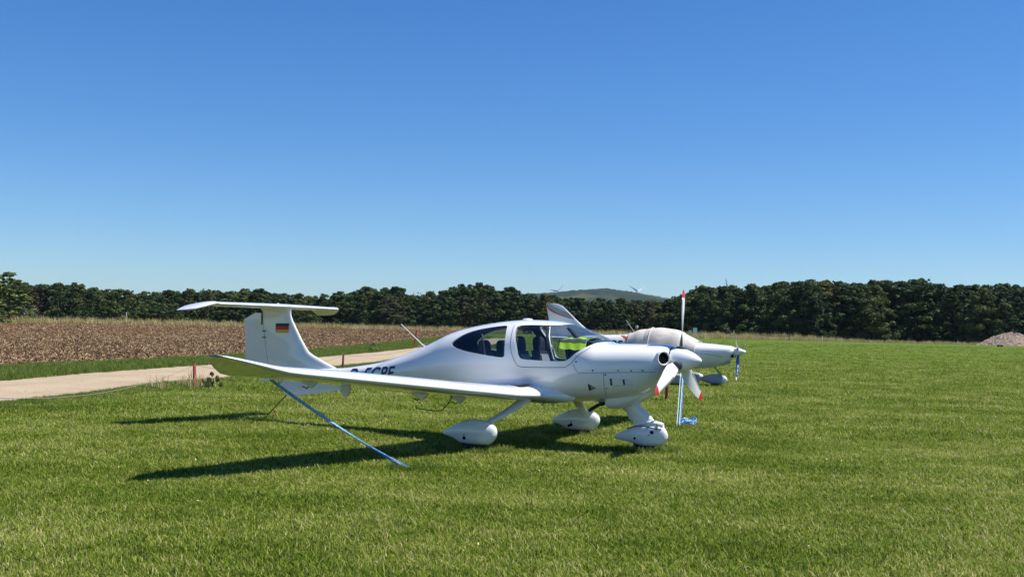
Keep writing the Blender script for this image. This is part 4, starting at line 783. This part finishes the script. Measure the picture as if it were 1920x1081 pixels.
# ---------------------------------------------------------------- landing gear
def pant(name, x0, x1, zc, prof, hw, y, parent):
    """teardrop wheel fairing: prof = (u, ztop, zbot, width factor)"""
    rings = []
    for u in np.concatenate([np.linspace(0, .1, 6), np.linspace(.14, 1, 26)]):
        X_ = x0 + (x1 - x0) * u; zt_, zb_, wf = [float(pchip([p[0] for p in prof], [p[i] for p in prof], u)) for i in (1, 2, 3)]; c = (zt_ + zb_) / 2; hh = (zt_ - zb_) / 2
        rings.append([(X_, y + hw * wf * math.copysign(abs(math.cos(a)) ** .75, math.cos(a)), c + hh * math.copysign(abs(math.sin(a)) ** (.95 if math.sin(a) > 0 else .6), math.sin(a))) for a in [2 * math.pi * j / 28 for j in range(28)]])
    return MB().rings(rings).build(name, 'gelcoat', parent, ang=50)
def tyre(x, y, r, w_, parent):
    o = MB().lathe([(-w_ * .5, r * .55), (-w_ * .5, r * .82), (-w_ * .38, r * .95), (-w_ * .15, r), (w_ * .15, r), (w_ * .38, r * .95), (w_ * .5, r * .82), (w_ * .5, r * .55)], (x, y, r - .012), (0, 1, 0), 36).build('tyre', 'black_rubber', parent)
    MB().lathe([(-w_ * .4, .001), (-w_ * .4, r * .55), (w_ * .4, r * .55), (w_ * .4, .001)], (x, y, r - .012), (0, 1, 0), 24).build('wheel_rim', 'steel', o); return o
def dot(x, y, z, r, parent): MB().lathe([(-.01, r), (.004, r), (.005, r * .5)], (x, y, z), (0, 1, 0), 12).build('access_hole', 'dark_hole', parent)
MAIN = [(0, .262, .240, .03), (.03, .318, .190, .36), (.08, .352, .140, .58), (.16, .385, .095, .80), (.30, .410, .085, .98), (.45, .414, .085, 1.), (.62, .385, .095, .90), (.78, .325, .150, .62), (.92, .268, .180, .34), (.985, .240, .194, .2), (1, .232, .200, .12)]
for s in (1, -1):
    rings = []
    for u in np.linspace(0, 1, 9):
        Y_ = s * (.62 + (1.47 - .62) * u); X_ = 2.20 + .225 * u; Z_ = .70 - .36 * u - .02 * math.sin(u * math.pi); ch = .20 - .085 * u; tk = .05 - .012 * u
        rings.append([(X_ + ch * .5 * math.cos(a), Y_ + tk * .42 * math.sin(a) * s, Z_ + tk * .5 * math.sin(a)) for a in [2 * math.pi * j / 18 for j in range(18)]])
    MB().rings(rings).build('main_gear_leg', 'gelcoat', ac)
    pw = pant('wheel_fairing', 2.195, 3.02, 0, MAIN, .125, s * 1.50, ac); tyre(2.54, s * 1.50, .19, .14, ac); dot(2.62, s * 1.5 + .118, .175, .024, pw); dot(2.62, s * 1.5 + .122, .215, .010, pw)
    if s < 0: dot(2.66, -1.5 + .118, .16, .022, pw)
NOSE = [(0, .220, .190, .03), (.03, .275, .150, .36), (.09, .325, .100, .62), (.20, .360, .070, .86), (.36, .362, .062, 1.), (.52, .350, .072, .95), (.70, .305, .100, .75), (.88, .240, .125, .50), (.97, .208, .138, .38), (1, .198, .145, .32)]
pn = pant('nose_wheel_fairing', .465, 1.22, 0, NOSE, .105, 0, ac); tyre(.80, 0, .17, .11, ac); dot(.655, .098, .255, .024, pn); dot(.90, .100, .165, .016, pn); dot(.70, .104, .22, .008, pn)
rings = []
for u in np.linspace(0, 1, 14):
    cx = 1.13 - .36 * u - .03 * math.sin(u * math.pi); cz = .66 - .315 * u; ch = .44 - .03 * u + .06 * max(0, u - .7) / .3; tk = .13 - .035 * u
    if u > .6: ch += .06 * (u - .6) / .4
    rings.append([(cx + ch * .5 * math.cos(a), tk * .5 * math.sin(a), cz + .06 * math.cos(a) * (.3 + u) * .9) for a in [2 * math.pi * j / 22 for j in range(22)]])
MB().rings(rings).build('nose_gear_leg', 'gelcoat', ac)
rings = []
for u in np.linspace(0, 1, 10):      # fairing top that the leg merges into
    X_ = .53 + .42 * u; rings.append([(X_, .062 * math.sin(math.pi * (.1 + .85 * u)) ** .6 * math.cos(a), .335 + .035 * math.sin(math.pi * u) + .045 * math.sin(a)) for a in [2 * math.pi * j / 14 for j in range(14)]])
MB().rings(rings).build('fork_cover', 'gelcoat', pn)
mb = MB(); mb.tube([(1.02, .070, .285), (.92, .088, .322), (.80, .096, .338), (.68, .092, .315), (.60, .085, .300), (.54, .05, .300)], .0075, 6); mb.tube([(.58, .083, .296), (.60, .05, .365), (.64, .0, .385)], .007, 6); mb.build('fairing_seam', 'seam_dark', pn)

# ---------------------------------------------------------------- cabin
def seat(x, y, zb, name='seat', hr=True):
    mb = MB(); prof = [(0, .76), (.02, .84), (.06, .98), (.11, 1.12), (.17, 1.30)]; rings = []
    for u, z in prof:
        hw = .215 - .05 * max(0, z - 1.1) / .2; cx = x + u * .9; rings.append([(cx + .065 * math.copysign(abs(math.cos(a)) ** .6, math.cos(a)), y + hw * math.copysign(abs(math.sin(a)) ** .5, math.sin(a)), z + zb) for a in [2 * math.pi * j / 20 for j in range(20)]])
    st = mb.rings(rings).build(name, 'leather', ac)
    rings = [[(x + .17 * .9 + dx + .05 * math.copysign(abs(math.cos(a)) ** .6, math.cos(a)) * k, y + .135 * k * math.copysign(abs(math.sin(a)) ** .6, math.sin(a)), z + zb) for a in [2 * math.pi * j / 18 for j in range(18)]] for z, k, dx in ((1.28, .85, 0), (1.33, 1., .0), (1.42, 1., .01), (1.47, .9, .012), (1.50, .5, .014))]
    MB().rings(rings).build('headrest', 'leather', st)
    MB().rings([[(x - .075 + u * .9, y + e * .125, z + zb), (x - .072 + u * .9, y + e * .125, z + zb)][:1] + [(x - .072 + u * .9, y - e * .125, z + zb), (x - .04 + u * .9, y - e * .125, z + zb), (x - .04 + u * .9, y + e * .125, z + zb)] for u, z, e in ((.0, .86, 1), (.03, .92, 1), (.10, 1.10, 1), (.15, 1.25, .8))]).build('seat_panel', 'leather_grey', st, ang=30)
    MB().rings([[(x - .42 + p[0], y + .215 * p[1], .76 + zb + p[2]) for p in ((0, -1, 0), (0, 1, 0), (.02, 1, .10), (.02, -1, .10))], [(x + .02 + p[0], y + .215 * p[1], .74 + zb + p[2]) for p in ((0, -1, 0), (0, 1, 0), (.02, 1, .10), (.02, -1, .10))]]).build('seat_cushion', 'leather', st)
    MB().tube([(x - .06, y + .12, .72 + zb), (x - .03, y + .10, .98 + zb), (x + .07, y + .09, 1.24 + zb), (x + .19, y + .08, 1.30 + zb)], .016, 6).build('seat_belt', 'beige_strap', st); return st
seat(2.43, .28, 0); seat(2.43, -.28, 0); seat(3.02, .25, -.06); seat(3.02, -.25, -.06)
mb = MB(); gx = np.linspace(1.375, 1.90, 16); gy = np.linspace(-.44, .27, 23); V = []; I = {}
def ptop(x, y): return min(1.425 + .02 * math.cos(y * 3), zsurf(x, y) - .055)
for i, x in enumerate(gx):
    for j, y in enumerate(gy): V.append((x, y, ptop(x, y)))
for i, x in enumerate(gx):
    for j, y in enumerate(gy): V.append((x - .10 * (x > 1.8), y * .98, .95))
ni, nj = len(gx), len(gy); o_ = ni * nj; Fp = [(i * nj + j, (i + 1) * nj + j, (i + 1) * nj + j + 1, i * nj + j + 1) for i in range(ni - 1) for j in range(nj - 1)]
for i in range(ni - 1): Fp += [(i * nj, (i + 1) * nj, o_ + (i + 1) * nj, o_ + i * nj), (i * nj + nj - 1, o_ + i * nj + nj - 1, o_ + (i + 1) * nj + nj - 1, (i + 1) * nj + nj - 1)]
for j in range(nj - 1): Fp += [((ni - 1) * nj + j, (ni - 1) * nj + j + 1, o_ + (ni - 1) * nj + j + 1, o_ + (ni - 1) * nj + j), (j, o_ + j, o_ + j + 1, j + 1)]
mb.add(V, Fp); mb.build('instrument_panel', 'cabin_lining', ac)
for s in (1, -1):
    yv = lambda x, z: s * (float(ysurf(x, z)) - .03)
    P_ = [(2.10, 1.630), (2.04, 1.50), (1.975, 1.35), (1.915, 1.21), (1.895, 1.185), (1.86, 1.178)]
    MB().tube([(x, yv(x, z), z) for x, z in P_], .011, 8).build('canopy_strut', 'silver_trim', ac); MB().tube([(x + .035, yv(x + .035, z) - s * .008, z) for x, z in P_[:4]], .017, 8).build('window_frame', 'cabin_lining', ac); MB().tube([(x - .030, yv(x - .03, z) - s * .008, z) for x, z in P_[:4]], .006, 6).build('window_trim', 'silver_trim', ac)
    MB().tube([(3.12, s * .42, 1.52), (3.06, s * .46, 1.36), (3.02, s * .49, 1.20)], .012, 8).build('window_frame', 'cabin_lining', ac)

# hi-vis vest thrown over the instrument panel
m = mat('hivis', (.50, .78, .02), .7); t = NT(m); nz = t.noise(14, 4, .6, 'obj'); t.col(t.ramp(nz.outputs[0], [(.3, (.52, .86, .012)), (.7, (.66, .96, .03))])); m.node_tree.nodes['Principled BSDF'].inputs['Emission Strength'].default_value = 0
mat('reflective', (.24, .25, .24), .35, .2); mat('hem', (.62, .80, .30), .7)
vest = empty('safety_vest'); vest.matrix_world = AM.copy(); tag(vest, 'fluorescent yellow safety vest with grey stripes draped over the instrument panel', 'vest')
def vest_pt(u, v):     # u along X 0..1 (aft to fore), v metres across from the starboard hem
    X_ = 1.925 - .42 * u + .02 * math.sin(9 * v); ye = float(ysurf(X_, 1.40)) - .075; ye = min(ye + .03, .41)
    if v < .17: y = ye - v * .62 + .004 * math.sin(14 * u); z = 1.335 - .035 * (u < .05) + v * .76 - .02 * u * (1 - v / .17) + .006 * math.sin(17 * u + 9 * v)
    else: y = ye - .105 - (v - .17) * .93; z = ptop(X_, max(-.45, min(.45, y))) + .012 + .016 * math.sin(8 * v + 2 * u) ** 2 + .010 * math.sin(13 * u + 5 * v) + .02 * math.exp(-((v - .45) / .12) ** 2); z = min(z, zsurf(X_, y) - .022)
    if v < .17: z = min(z, zsurf(X_, y) - .02)
    return Vector((X_, y, z))
def vest_sheet(name, v0, v1, u0, u1, m, lift, nu=26, nv=24):
    mb = MB(); V = []
    for i in range(nu + 1):
        for j in range(nv + 1): p = vest_pt(u0 + (u1 - u0) * i / nu, v0 + (v1 - v0) * j / nv); V.append((p.x, p.y + lift * .8, p.z + lift))
    mb.add(V, [(i * (nv + 1) + j, i * (nv + 1) + j + 1, (i + 1) * (nv + 1) + j + 1, (i + 1) * (nv + 1) + j) for i in range(nu) for j in range(nv)]); o = mb.build(name, m, vest, fix=False, ang=80)
    sd = o.modifiers.new('thick', 'SOLIDIFY'); sd.thickness = .004; return o
vest_sheet('vest_fabric', 0, .72, 0, 1, 'hivis', 0, 30, 60); vest_sheet('reflective_stripe', .125, .175, 0, 1, 'reflective', .005); vest_sheet('reflective_stripe', .25, .33, .12, 1, 'reflective', .005); vest_sheet('reflective_stripe', .44, .56, .1, .9, 'reflective', .005); vest_sheet('vest_hem', 0, .010, 0, 1, 'hem', .004)

# ---------------------------------------------------------------- tie-down ropes
m = mat('rope_blue', (.045, .22, .60), .7); t = NT(m); nz = t.noise(40, 2, .5); t.col(t.ramp(nz.outputs[0], [(.42, (.030, .17, .52)), (.6, (.13, .38, .78))]))
mat('rope_light', (.42, .60, .74), .8); mat('rope_orange', (.42, .17, .05), .8); mat('rope_dark', (.025, .06, .10), .8)
def strand(a, b, s, r, m, parent, name='strand', n=20): return MB().tube(sag(a, b, s, n), r, 6).build(name, m, parent)
e = empty('tie_down_rope', (-1.04, 12.81, 0)); tag(e, 'doubled blue tie-down rope from the near wing down to the grass', 'rope', None); o = Vector((-1.04, 12.81, 0))
top = L2W((3.02, 4.86, .985)) - o
strand(top, (0, 0, .0), .05, .0085, 'rope_blue', e); strand(top + Vector((.02, .02, 0)), (-.10, .02, .0), .02, .0085, 'rope_blue', e); MB().tube(sag(top + Vector((.01, .01, 0)), (-.05, .03, .0), .035), .006, 6).build('strand', 'rope_light', e)
MB().lathe([(-.05, .014), (.03, .014), (.045, .03), (.05, .012)], (0, 0, 0), (0, 0, 1), 10).build('ground_peg', 'steel', e)
e = empty('tie_down_rope', (2.79, 18.94, 0)); tag(e, 'doubled pale blue tie-down rope hanging under the far wing, coil at its foot', 'rope'); o = Vector((2.79, 18.94, 0)); top = L2W((2.62, -5.70, 1.13)) - o
for dx, mm in ((-.028, 'rope_light'), (.030, 'rope_blue'), (.012, 'rope_light')): strand(top + Vector((dx + .06, 0, 0)), (dx, .02, .0), .0, .0062, mm, e)
r = random.Random(3); pts = []
for k in range(13):
    cx, cy, rad, tx, ty = .26 + r.uniform(-.06, .06), .62 + r.uniform(-.06, .06), r.uniform(.04, .10), r.uniform(-.9, .9), r.uniform(-.9, .9); a0 = r.uniform(0, 6.28)
    for i in range(11): a = a0 + i * .57; c_, s_ = rad * math.cos(a), rad * math.sin(a); pts.append((cx + c_ * 1.2, cy + s_, max(.02, .085 + c_ * tx + s_ * ty)))
MB().tube(pts, .009, 5).build('rope_coil', 'rope_blue', e); MB().tube([(p[0] + .02, p[1] - .02, p[2] + .012) for p in pts[30:75]], .008, 5).build('rope_coil', 'rope_light', e); MB().tube([(.02, .03, .02), (.08, .22, .05), (.17, .44, .03), (.22, .56, .05)], .008, 6).build('strand', 'rope_blue', e)
e = empty('tie_down_rope', (-4.04, 18.79, 0)); tag(e, 'thin orange-brown rope tied from the tail skid to the ground', 'rope'); o = Vector((-4.04, 18.79, 0)); top = L2W((7.08, 0, .50)) - o
strand(top, (0, 0, 0), .0, .010, 'rope_orange', e); MB().tube([top * .45 + Vector((.03, 0, 0)), top * .25 + Vector((.14, .01, 0)), (.20, .02, .12), (.14, .03, .0)], .009, 6).build('strand', 'rope_orange', e)

# ================================================================== second aircraft, under a canvas cover
mat('orange_paint', (.55, .10, .03), .4); mat('grey_paint', (.30, .33, .38), .35, coat=.4); mat('prop_blue', (.02, .045, .22), .35, coat=.4); mat('pink_paint', (.45, .25, .32), .4); mat('yellow_strap', (.75, .62, .03), .7); mat('pant_grey', (.34, .36, .42), .35, coat=.3)
m = mat('canvas', rough=.95, spec=.1); t = NT(m); nz = t.noise(2.5, 5, .6, 'obj'); n2 = t.noise(1.1, 3, .5, 'obj', 1.2); t.col(t.ramp(nz.outputs[0], [(.3, (.53, .49, .44)), (.7, (.60, .56, .51))])); t.bump(n2.outputs[0], .45, .08)
A2, O2 = R(25), (7.386, 36.0)
u2 = empty('ultralight_aircraft', (O2[0], O2[1], float(gz(*O2))), math.pi - A2); tag(u2, 'small white aircraft with orange stripes parked behind the larger one', 'aircraft')
U = np.array([[.36, 1.25, .97, .14, 1.11, 2, 2], [.42, 1.28, .88, .22, 1.10, 2.2, 2], [.51, 1.30, .80, .27, 1.09, 2.3, 1.8], [.75, 1.32, .69, .34, 1.08, 2.4, 1.6], [1.01, 1.345, .61, .41, 1.07, 2.4, 1.6], [1.51, 1.385, .545, .50, 1.05, 2.4, 1.8], [1.75, 1.50, .53, .53, 1.04, 2.3, 2],
  [2.22, 1.70, .52, .56, 1.03, 2.2, 2.2], [2.74, 1.765, .54, .56, 1.03, 2.2, 2.2], [3.43, 1.715, .66, .48, 1.08, 2.1, 2.1], [3.8, 1.61, .76, .41, 1.12, 2, 2], [4.61, 1.555, .93, .29, 1.22, 2, 2], [5.16, 1.535, 1.04, .22, 1.27, 2, 2], [6.0, 1.50, 1.20, .12, 1.34, 2, 2], [6.72, 1.47, 1.34, .03, 1.40, 2, 2]])
def usec(X): return [float(pchip(U[:, 0], U[:, i], X)) for i in range(1, 7)]
def uring(X, off=0., a0=0., a1=2 * math.pi, n=40, closed=True, wob=0.):
    t_, b, w_, zw, nt, nb = usec(X); t_ += off; b -= off; w_ += off; r = []
    for j in range(n):
        a = a0 + (a1 - a0) * j / (n if closed else n - 1); c, s = math.cos(a), math.sin(a); k = nt if s >= 0 else nb; hgt = (t_ - zw) if s >= 0 else (zw - b); q = 1 + wob * (math.sin(9 * X + 2.2 * a) * .6 + math.sin(4 * a + 14 * X) * .4)
        r.append((X, w_ * q * math.copysign(abs(c) ** (2 / k), c), zw + hgt * q * math.copysign(abs(s) ** (2 / k), s)))
    return r
def uy(X, Z):
    t_, b, w_, zw, nt, nb = usec(X); q = min(1, max(0, (Z - zw) / (t_ - zw) if Z >= zw else (zw - Z) / (zw - b))); n = nt if Z >= zw else nb; return w_ * (1 - q ** n) ** (1 / n)
xs_ = sorted(set([.36, .38, .42, .46, .51] + list(np.round(np.arange(.6, 6.7, .1), 2)) + [6.72]))
uf = MB().rings([uring(x) for x in xs_]).build('fuselage', 'light_white', u2)
MB().lathe([(0, .001), (.01, .02), (.06, .05), (.15, .09), (.25, .120), (.33, .135), (.345, .13)], (0, 0, 1.12), (1, 0, 0), 28).build('spinner', 'light_white', u2)
for s in (1, -1): mb = MB().add([(x, s * (uy(x, z + d) + .004), z + d) for x, z in ((.45, .905), (.7, .95), (1.0, 1.0), (1.3, 1.04), (1.55, 1.06)) for d in (-.006, .006)], [(2 * i, 2 * i + 1, 2 * i + 3, 2 * i + 2) for i in range(4)]); mb.build('cowl_seam', 'seam', uf, fix=False)
for s in (1, -1): MB().lathe([(0, .001), (.006, .055)], (.39, s * .18, .98), Vector((-.8, s * .6, -.1)), 16, caps=(False, True)).build('air_inlet', 'dark_hole', uf)
MB().prism([(.50, .80), (.80, .70), (.86, .66), (.52, .73)], -.12, .12).build('chin_scoop', 'grey_paint', uf)
def udecal(name, poly, m, parent, off=.004):      # polygon strip on the skin: list of (X, ztop, zbot)
    mb = MB(); n = 7; V = [(x, uy(x, zb + (zt - zb) * j / n) + off, zb + (zt - zb) * j / n) for x, zt, zb in poly for j in range(n + 1)]
    mb.add(V, [(i * (n + 1) + j, i * (n + 1) + j + 1, (i + 1) * (n + 1) + j + 1, (i + 1) * (n + 1) + j) for i in range(len(poly) - 1) for j in range(n)]); return mb.build(name, m, parent, fix=False)
udecal('paint_stripe', [(4.10, 1.552, 1.53), (3.98, 1.55, 1.47), (3.86, 1.50, 1.385), (3.76, 1.44, 1.28), (3.68, 1.37, 1.16), (3.60, 1.26, 1.06)], 'orange_paint', uf)
cu = bpy.data.curves.new('reg2', 'FONT'); cu.body = 'RS'; cu.size = 1; cu.offset = .03; cu.space_character = 1.05; to = bpy.data.objects.new('reg2', cu); COL.objects.link(to); dg = bpy.context.evaluated_depsgraph_get(); tm = bpy.data.meshes.new_from_object(to.evaluated_get(dg)); bpy.data.objects.remove(to, do_unlink=True)
bm = bmesh.new(); bm.from_mesh(tm); xv = [v.co.x for v in bm.verts]; yv_ = [v.co.y for v in bm.verts]; x0, x1, y0, y1 = min(xv), max(xv), min(yv_), max(yv_)
for k in range(1, 8): bmesh.ops.bisect_plane(bm, geom=bm.verts[:] + bm.edges[:] + bm.faces[:], plane_co=(0, y0 + (y1 - y0) * k / 8, 0), plane_no=(0, 1, 0))
for v in bm.verts: X_ = 4.36 - .40 * (v.co.x - x0) / (x1 - x0); Z_ = 1.16 + .23 * (v.co.y - y0) / (y1 - y0); v.co = (X_, uy(X_, Z_) + .006, Z_)
bm.to_mesh(tm); bm.free(); link('registration', tm, 'flag_black', uf)
# fin with a swept leading edge
FZ = [(1.40, 4.65, 6.72), (1.56, 4.80, 6.71), (1.63, 5.10, 6.71), (1.72, 5.35, 6.715), (1.85, 5.52, 6.73), (2.06, 5.77, 6.755), (2.25, 5.98, 6.79), (2.42, 6.17, 6.825), (2.50, 6.28, 6.845), (2.55, 6.42, 6.85), (2.575, 6.58, 6.82)]
ufn = MB().rings([fin_section(z, a, b, .05 if z < 1.7 else .075, 14) for z, a, b in FZ]).build('fin', 'light_white', u2, ang=50)
fl, ft = lut([(z, a) for z, a, b in FZ]), lut([(z, b) for z, a, b in FZ])
def fdecal(name, low, high, m, n=14):
    mb = MB(); V = []
    for i in range(n + 1):
        u = i / n
        for j in range(5):
            zc = low(u) + (high(u) - low(u)) * j / 4; a, b = float(fl(zc)), float(ft(zc)); X_ = b - .01 - (b - a - .05) * u; S_ = fin_section(zc, a, b, .075, 30)[:30][::-1]; V.append((X_, float(np.interp(X_, [p[0] for p in S_], [p[1] for p in S_])) + .004, zc))
    mb.add(V, [(i * 5 + j, i * 5 + j + 1, (i + 1) * 5 + j + 1, (i + 1) * 5 + j) for i in range(n) for j in range(4)]); mb.build(name, m, ufn, fix=False)
lo = lambda u: 2.44 - .40 * u ** .62; hi = lambda u: lo(u) + .115 * (1 - u) ** .8 + .006
fdecal('paint_stripe', lo, hi, 'orange_paint'); fdecal('grey_panel', hi, lambda u: max(hi(u) + .001, 2.555 - .42 * max(0, u - .30) ** 1.05), 'grey_paint')
for y0_, s in ((.06, 1), (-.06, -1)): MB().rings([hsec(s * y, a, b, 1.44 + .0 * y, 0, .09, 0, 1) for y, a, b in ((.02, 5.95, 6.75), (.8, 6.05, 6.75), (1.35, 6.15, 6.73), (1.42, 6.28, 6.68))]).build('tailplane', 'light_white', u2, ang=50)
for s in (1, -1): MB().rings([section((1.85 + .02 * y, s * y, .72 + .09 * y), c, R(2.5), tt, .03, 16, s * R(5)) for y, c, tt in ((.3, 1.45, .14), (.6, 1.36, .14), (2.4, 1.2, .14), (3.6, 1.02, .13), (4.0, .85, .11), (4.15, .6, .08))]).build('wing', 'light_white', u2, ang=50)
HUB2 = Vector((.24, 0, 1.12))
for k in range(3):
    th = R(45 + 120 * k); er = Vector((0, math.sin(th), math.cos(th))); et = Vector((0, math.cos(th), -math.sin(th))); fw = Vector((-1, 0, 0)); rg = []
    for i in range(20):
        rr_ = .08 + .83 * i / 19; u = rr_ / .91; ch = float(np.interp(u, [0, .15, .35, .6, .85, 1], [.07, .10, .155, .150, .10, .045])); be = R(float(np.interp(u, [0, .3, 1], [50, 34, 17]))); cv = et * math.cos(be) + fw * math.sin(be); nv = fw * math.cos(be) - et * math.sin(be); tk = ch * float(np.interp(u, [0, .2, 1], [.6, .2, .08]))
        rg.append([HUB2 + er * rr_ + cv * ch * x + nv * tk * y for x, y in ((.5, 0), (.3, .4), (-.1, .5), (-.5, 0), (-.1, -.15), (.3, -.15))])
    b_ = MB().rings(rg).build('propeller_blade', 'prop_blue', u2)
    MB().rings([[p + (p - HUB2 - er * .86) * .12 for p in rg[i]] for i in (17, 18, 19)]).build('blade_tip', 'sign_white', b_)
    mb = MB(); r = random.Random(k)
    for q in range(5):
        i0 = 8 + q * 1.6; i = int(i0); a, b = rg[i], rg[i + 1]; off = fw * .004
        mb.add([a[1].lerp(a[2], .1) + off, a[1].lerp(a[2], .9) + off, b[1].lerp(b[2], .8) + off, b[1].lerp(b[2], .45) + off], [(0, 1, 2, 3)])
    mb.build('blade_emblem', 'sign_white', b_, fix=False)
UP = [(0, .24, .21, .03), (.04, .30, .15, .40), (.12, .35, .10, .70), (.28, .395, .075, .98), (.45, .40, .075, 1.), (.65, .37, .10, .85), (.85, .31, .16, .5), (1, .255, .22, .08)]
def upant(x0, x1, y, name):
    o = pant(name, x0, x1, 0, UP, .11, y, u2); o.data.materials[0] = MATS['pant_grey']
    rings = []
    for u in np.linspace(0, .16, 7): zt_, zb_, wf = [float(pchip([p[0] for p in UP], [p[i] for p in UP], u)) for i in (1, 2, 3)]; c = (zt_ + zb_) / 2; hh = (zt_ - zb_) / 2 * 1.02 + .002; rings.append([(x0 - .003 + (x1 - x0) * u, y + (.11 * wf * 1.02 + .002) * math.copysign(abs(math.cos(a)) ** .75, math.cos(a)), c + hh * math.copysign(abs(math.sin(a)) ** (.95 if math.sin(a) > 0 else .6), math.sin(a))) for a in [2 * math.pi * j / 24 for j in range(24)]])
    MB().rings(rings).build('fairing_nose', 'light_white', o); mb = MB(); V = []
    for i in range(12): u = .14 + .72 * i / 11; zt_, zb_, wf = [float(pchip([p[0] for p in UP], [p[k] for p in UP], u)) for k in (1, 2, 3)]; zc = .25 + .06 * math.sin(u * 5); V += [(x0 + (x1 - x0) * u, y + .11 * wf * .985 + .004, zc - .02), (x0 + (x1 - x0) * u, y + .11 * wf * .98 + .004, zc + .02)]
    mb.add(V, [(2 * i, 2 * i + 1, 2 * i + 3, 2 * i + 2) for i in range(11)]); mb.build('paint_stripe', 'pink_paint', o, fix=False); tyre(x0 + (x1 - x0) * .42, y, .17, .10, u2)
upant(.58, 1.51, 0, 'nose_wheel_fairing'); upant(1.62, 2.5, 1.0, 'wheel_fairing'); upant(1.62, 2.5, -1.0, 'wheel_fairing')
MB().tube([(1.02, 0, .66), (.90, 0, .50), (.78, 0, .36)], [.035, .032, .03], 10).build('nose_gear_leg', 'grey_paint', u2)
for s in (1, -1): MB().tube([(2.1, s * .35, .62), (2.08, s * .75, .48), (2.05, s * 1.0, .33)], [.05, .04, .035], 10).build('main_gear_leg', 'light_white', u2)
MB().tube([(.98, .05, .60), (.90, .06, .545), (.84, .06, .50), (.72, .05, .38)], .014, 6).build('warning_strap', 'yellow_strap', u2)
MB().tube([(3.70, 0, 1.62), (3.72, 0, 1.70), (3.99, 0, 2.05)], [.012, .008, .005], 6).build('whip_antenna', 'light_white', u2)
MB().tube([(3.56, 0, 1.66), (3.60, 0, 1.80)], .008, 6).build('antenna_stalk', 'silver_trim', u2); MB().lathe([(-.05, .001), (-.04, .04), (0, .055), (.04, .04), (.05, .001)], (3.61, 0, 1.84), (0, 0, 1), 14).build('antenna_ball', 'silver_trim', u2)
# the canvas cover is a thing of its own
cv_ = empty('canvas_cover', u2.location, math.pi - A2); tag(cv_, 'beige canvas cover drawn over the cockpit of the second aircraft', 'cover')
rings = [uring(x, .022 + .012 * math.sin(x * 5) ** 2 + (.02 if 2.0 < x < 3.2 else 0), -R(14 + 8 * math.sin(x * 2)), math.pi + R(14 + 8 * math.sin(x * 2 + 1)), 48, False, .005) for x in np.arange(1.50, 3.86, .045)]
n = len(rings[0]); mb = MB(); mb.add([p for r in rings for p in r], [(i * n + j, i * n + j + 1, (i + 1) * n + j + 1, (i + 1) * n + j) for i in range(len(rings) - 1) for j in range(n - 1)]); o = mb.build('cover_cloth', 'canvas', cv_, ang=80); sd = o.modifiers.new('thick', 'SOLIDIFY'); sd.thickness = .008; sd.offset = 1
mb = MB(); 
for xs2 in (3.05,): mb.tube([Vector(p) + Vector((0, 0, .012)) for p in uring(xs2, .056, -R(10), math.pi + R(10), 30, False)], .016, 6)
mb.build('cover_strap', 'canvas', cv_)

# ================================================================== haze: the air between here and the hill
m = bpy.data.materials.new('air'); m.use_nodes = True; nt = m.node_tree; nt.nodes.remove(nt.nodes['Principled BSDF']); pv = nt.nodes.new('ShaderNodeVolumePrincipled')
pv.inputs['Color'].default_value = (.62, .80, 1., 1); pv.inputs['Density'].default_value = .00004; pv.inputs['Anisotropy'].default_value = .2
nt.links.new(pv.outputs[0], nt.nodes['Material Output'].inputs['Volume']); MATS['air'] = m
hz = MB().box((-13000, -200, -3), (13000, 12500, 190)).build('haze', 'air', sm=False); tag(hz, kind='stuff'); hz['label'] = 'thin blue haze over the far fields'; hz['category'] = 'haze'
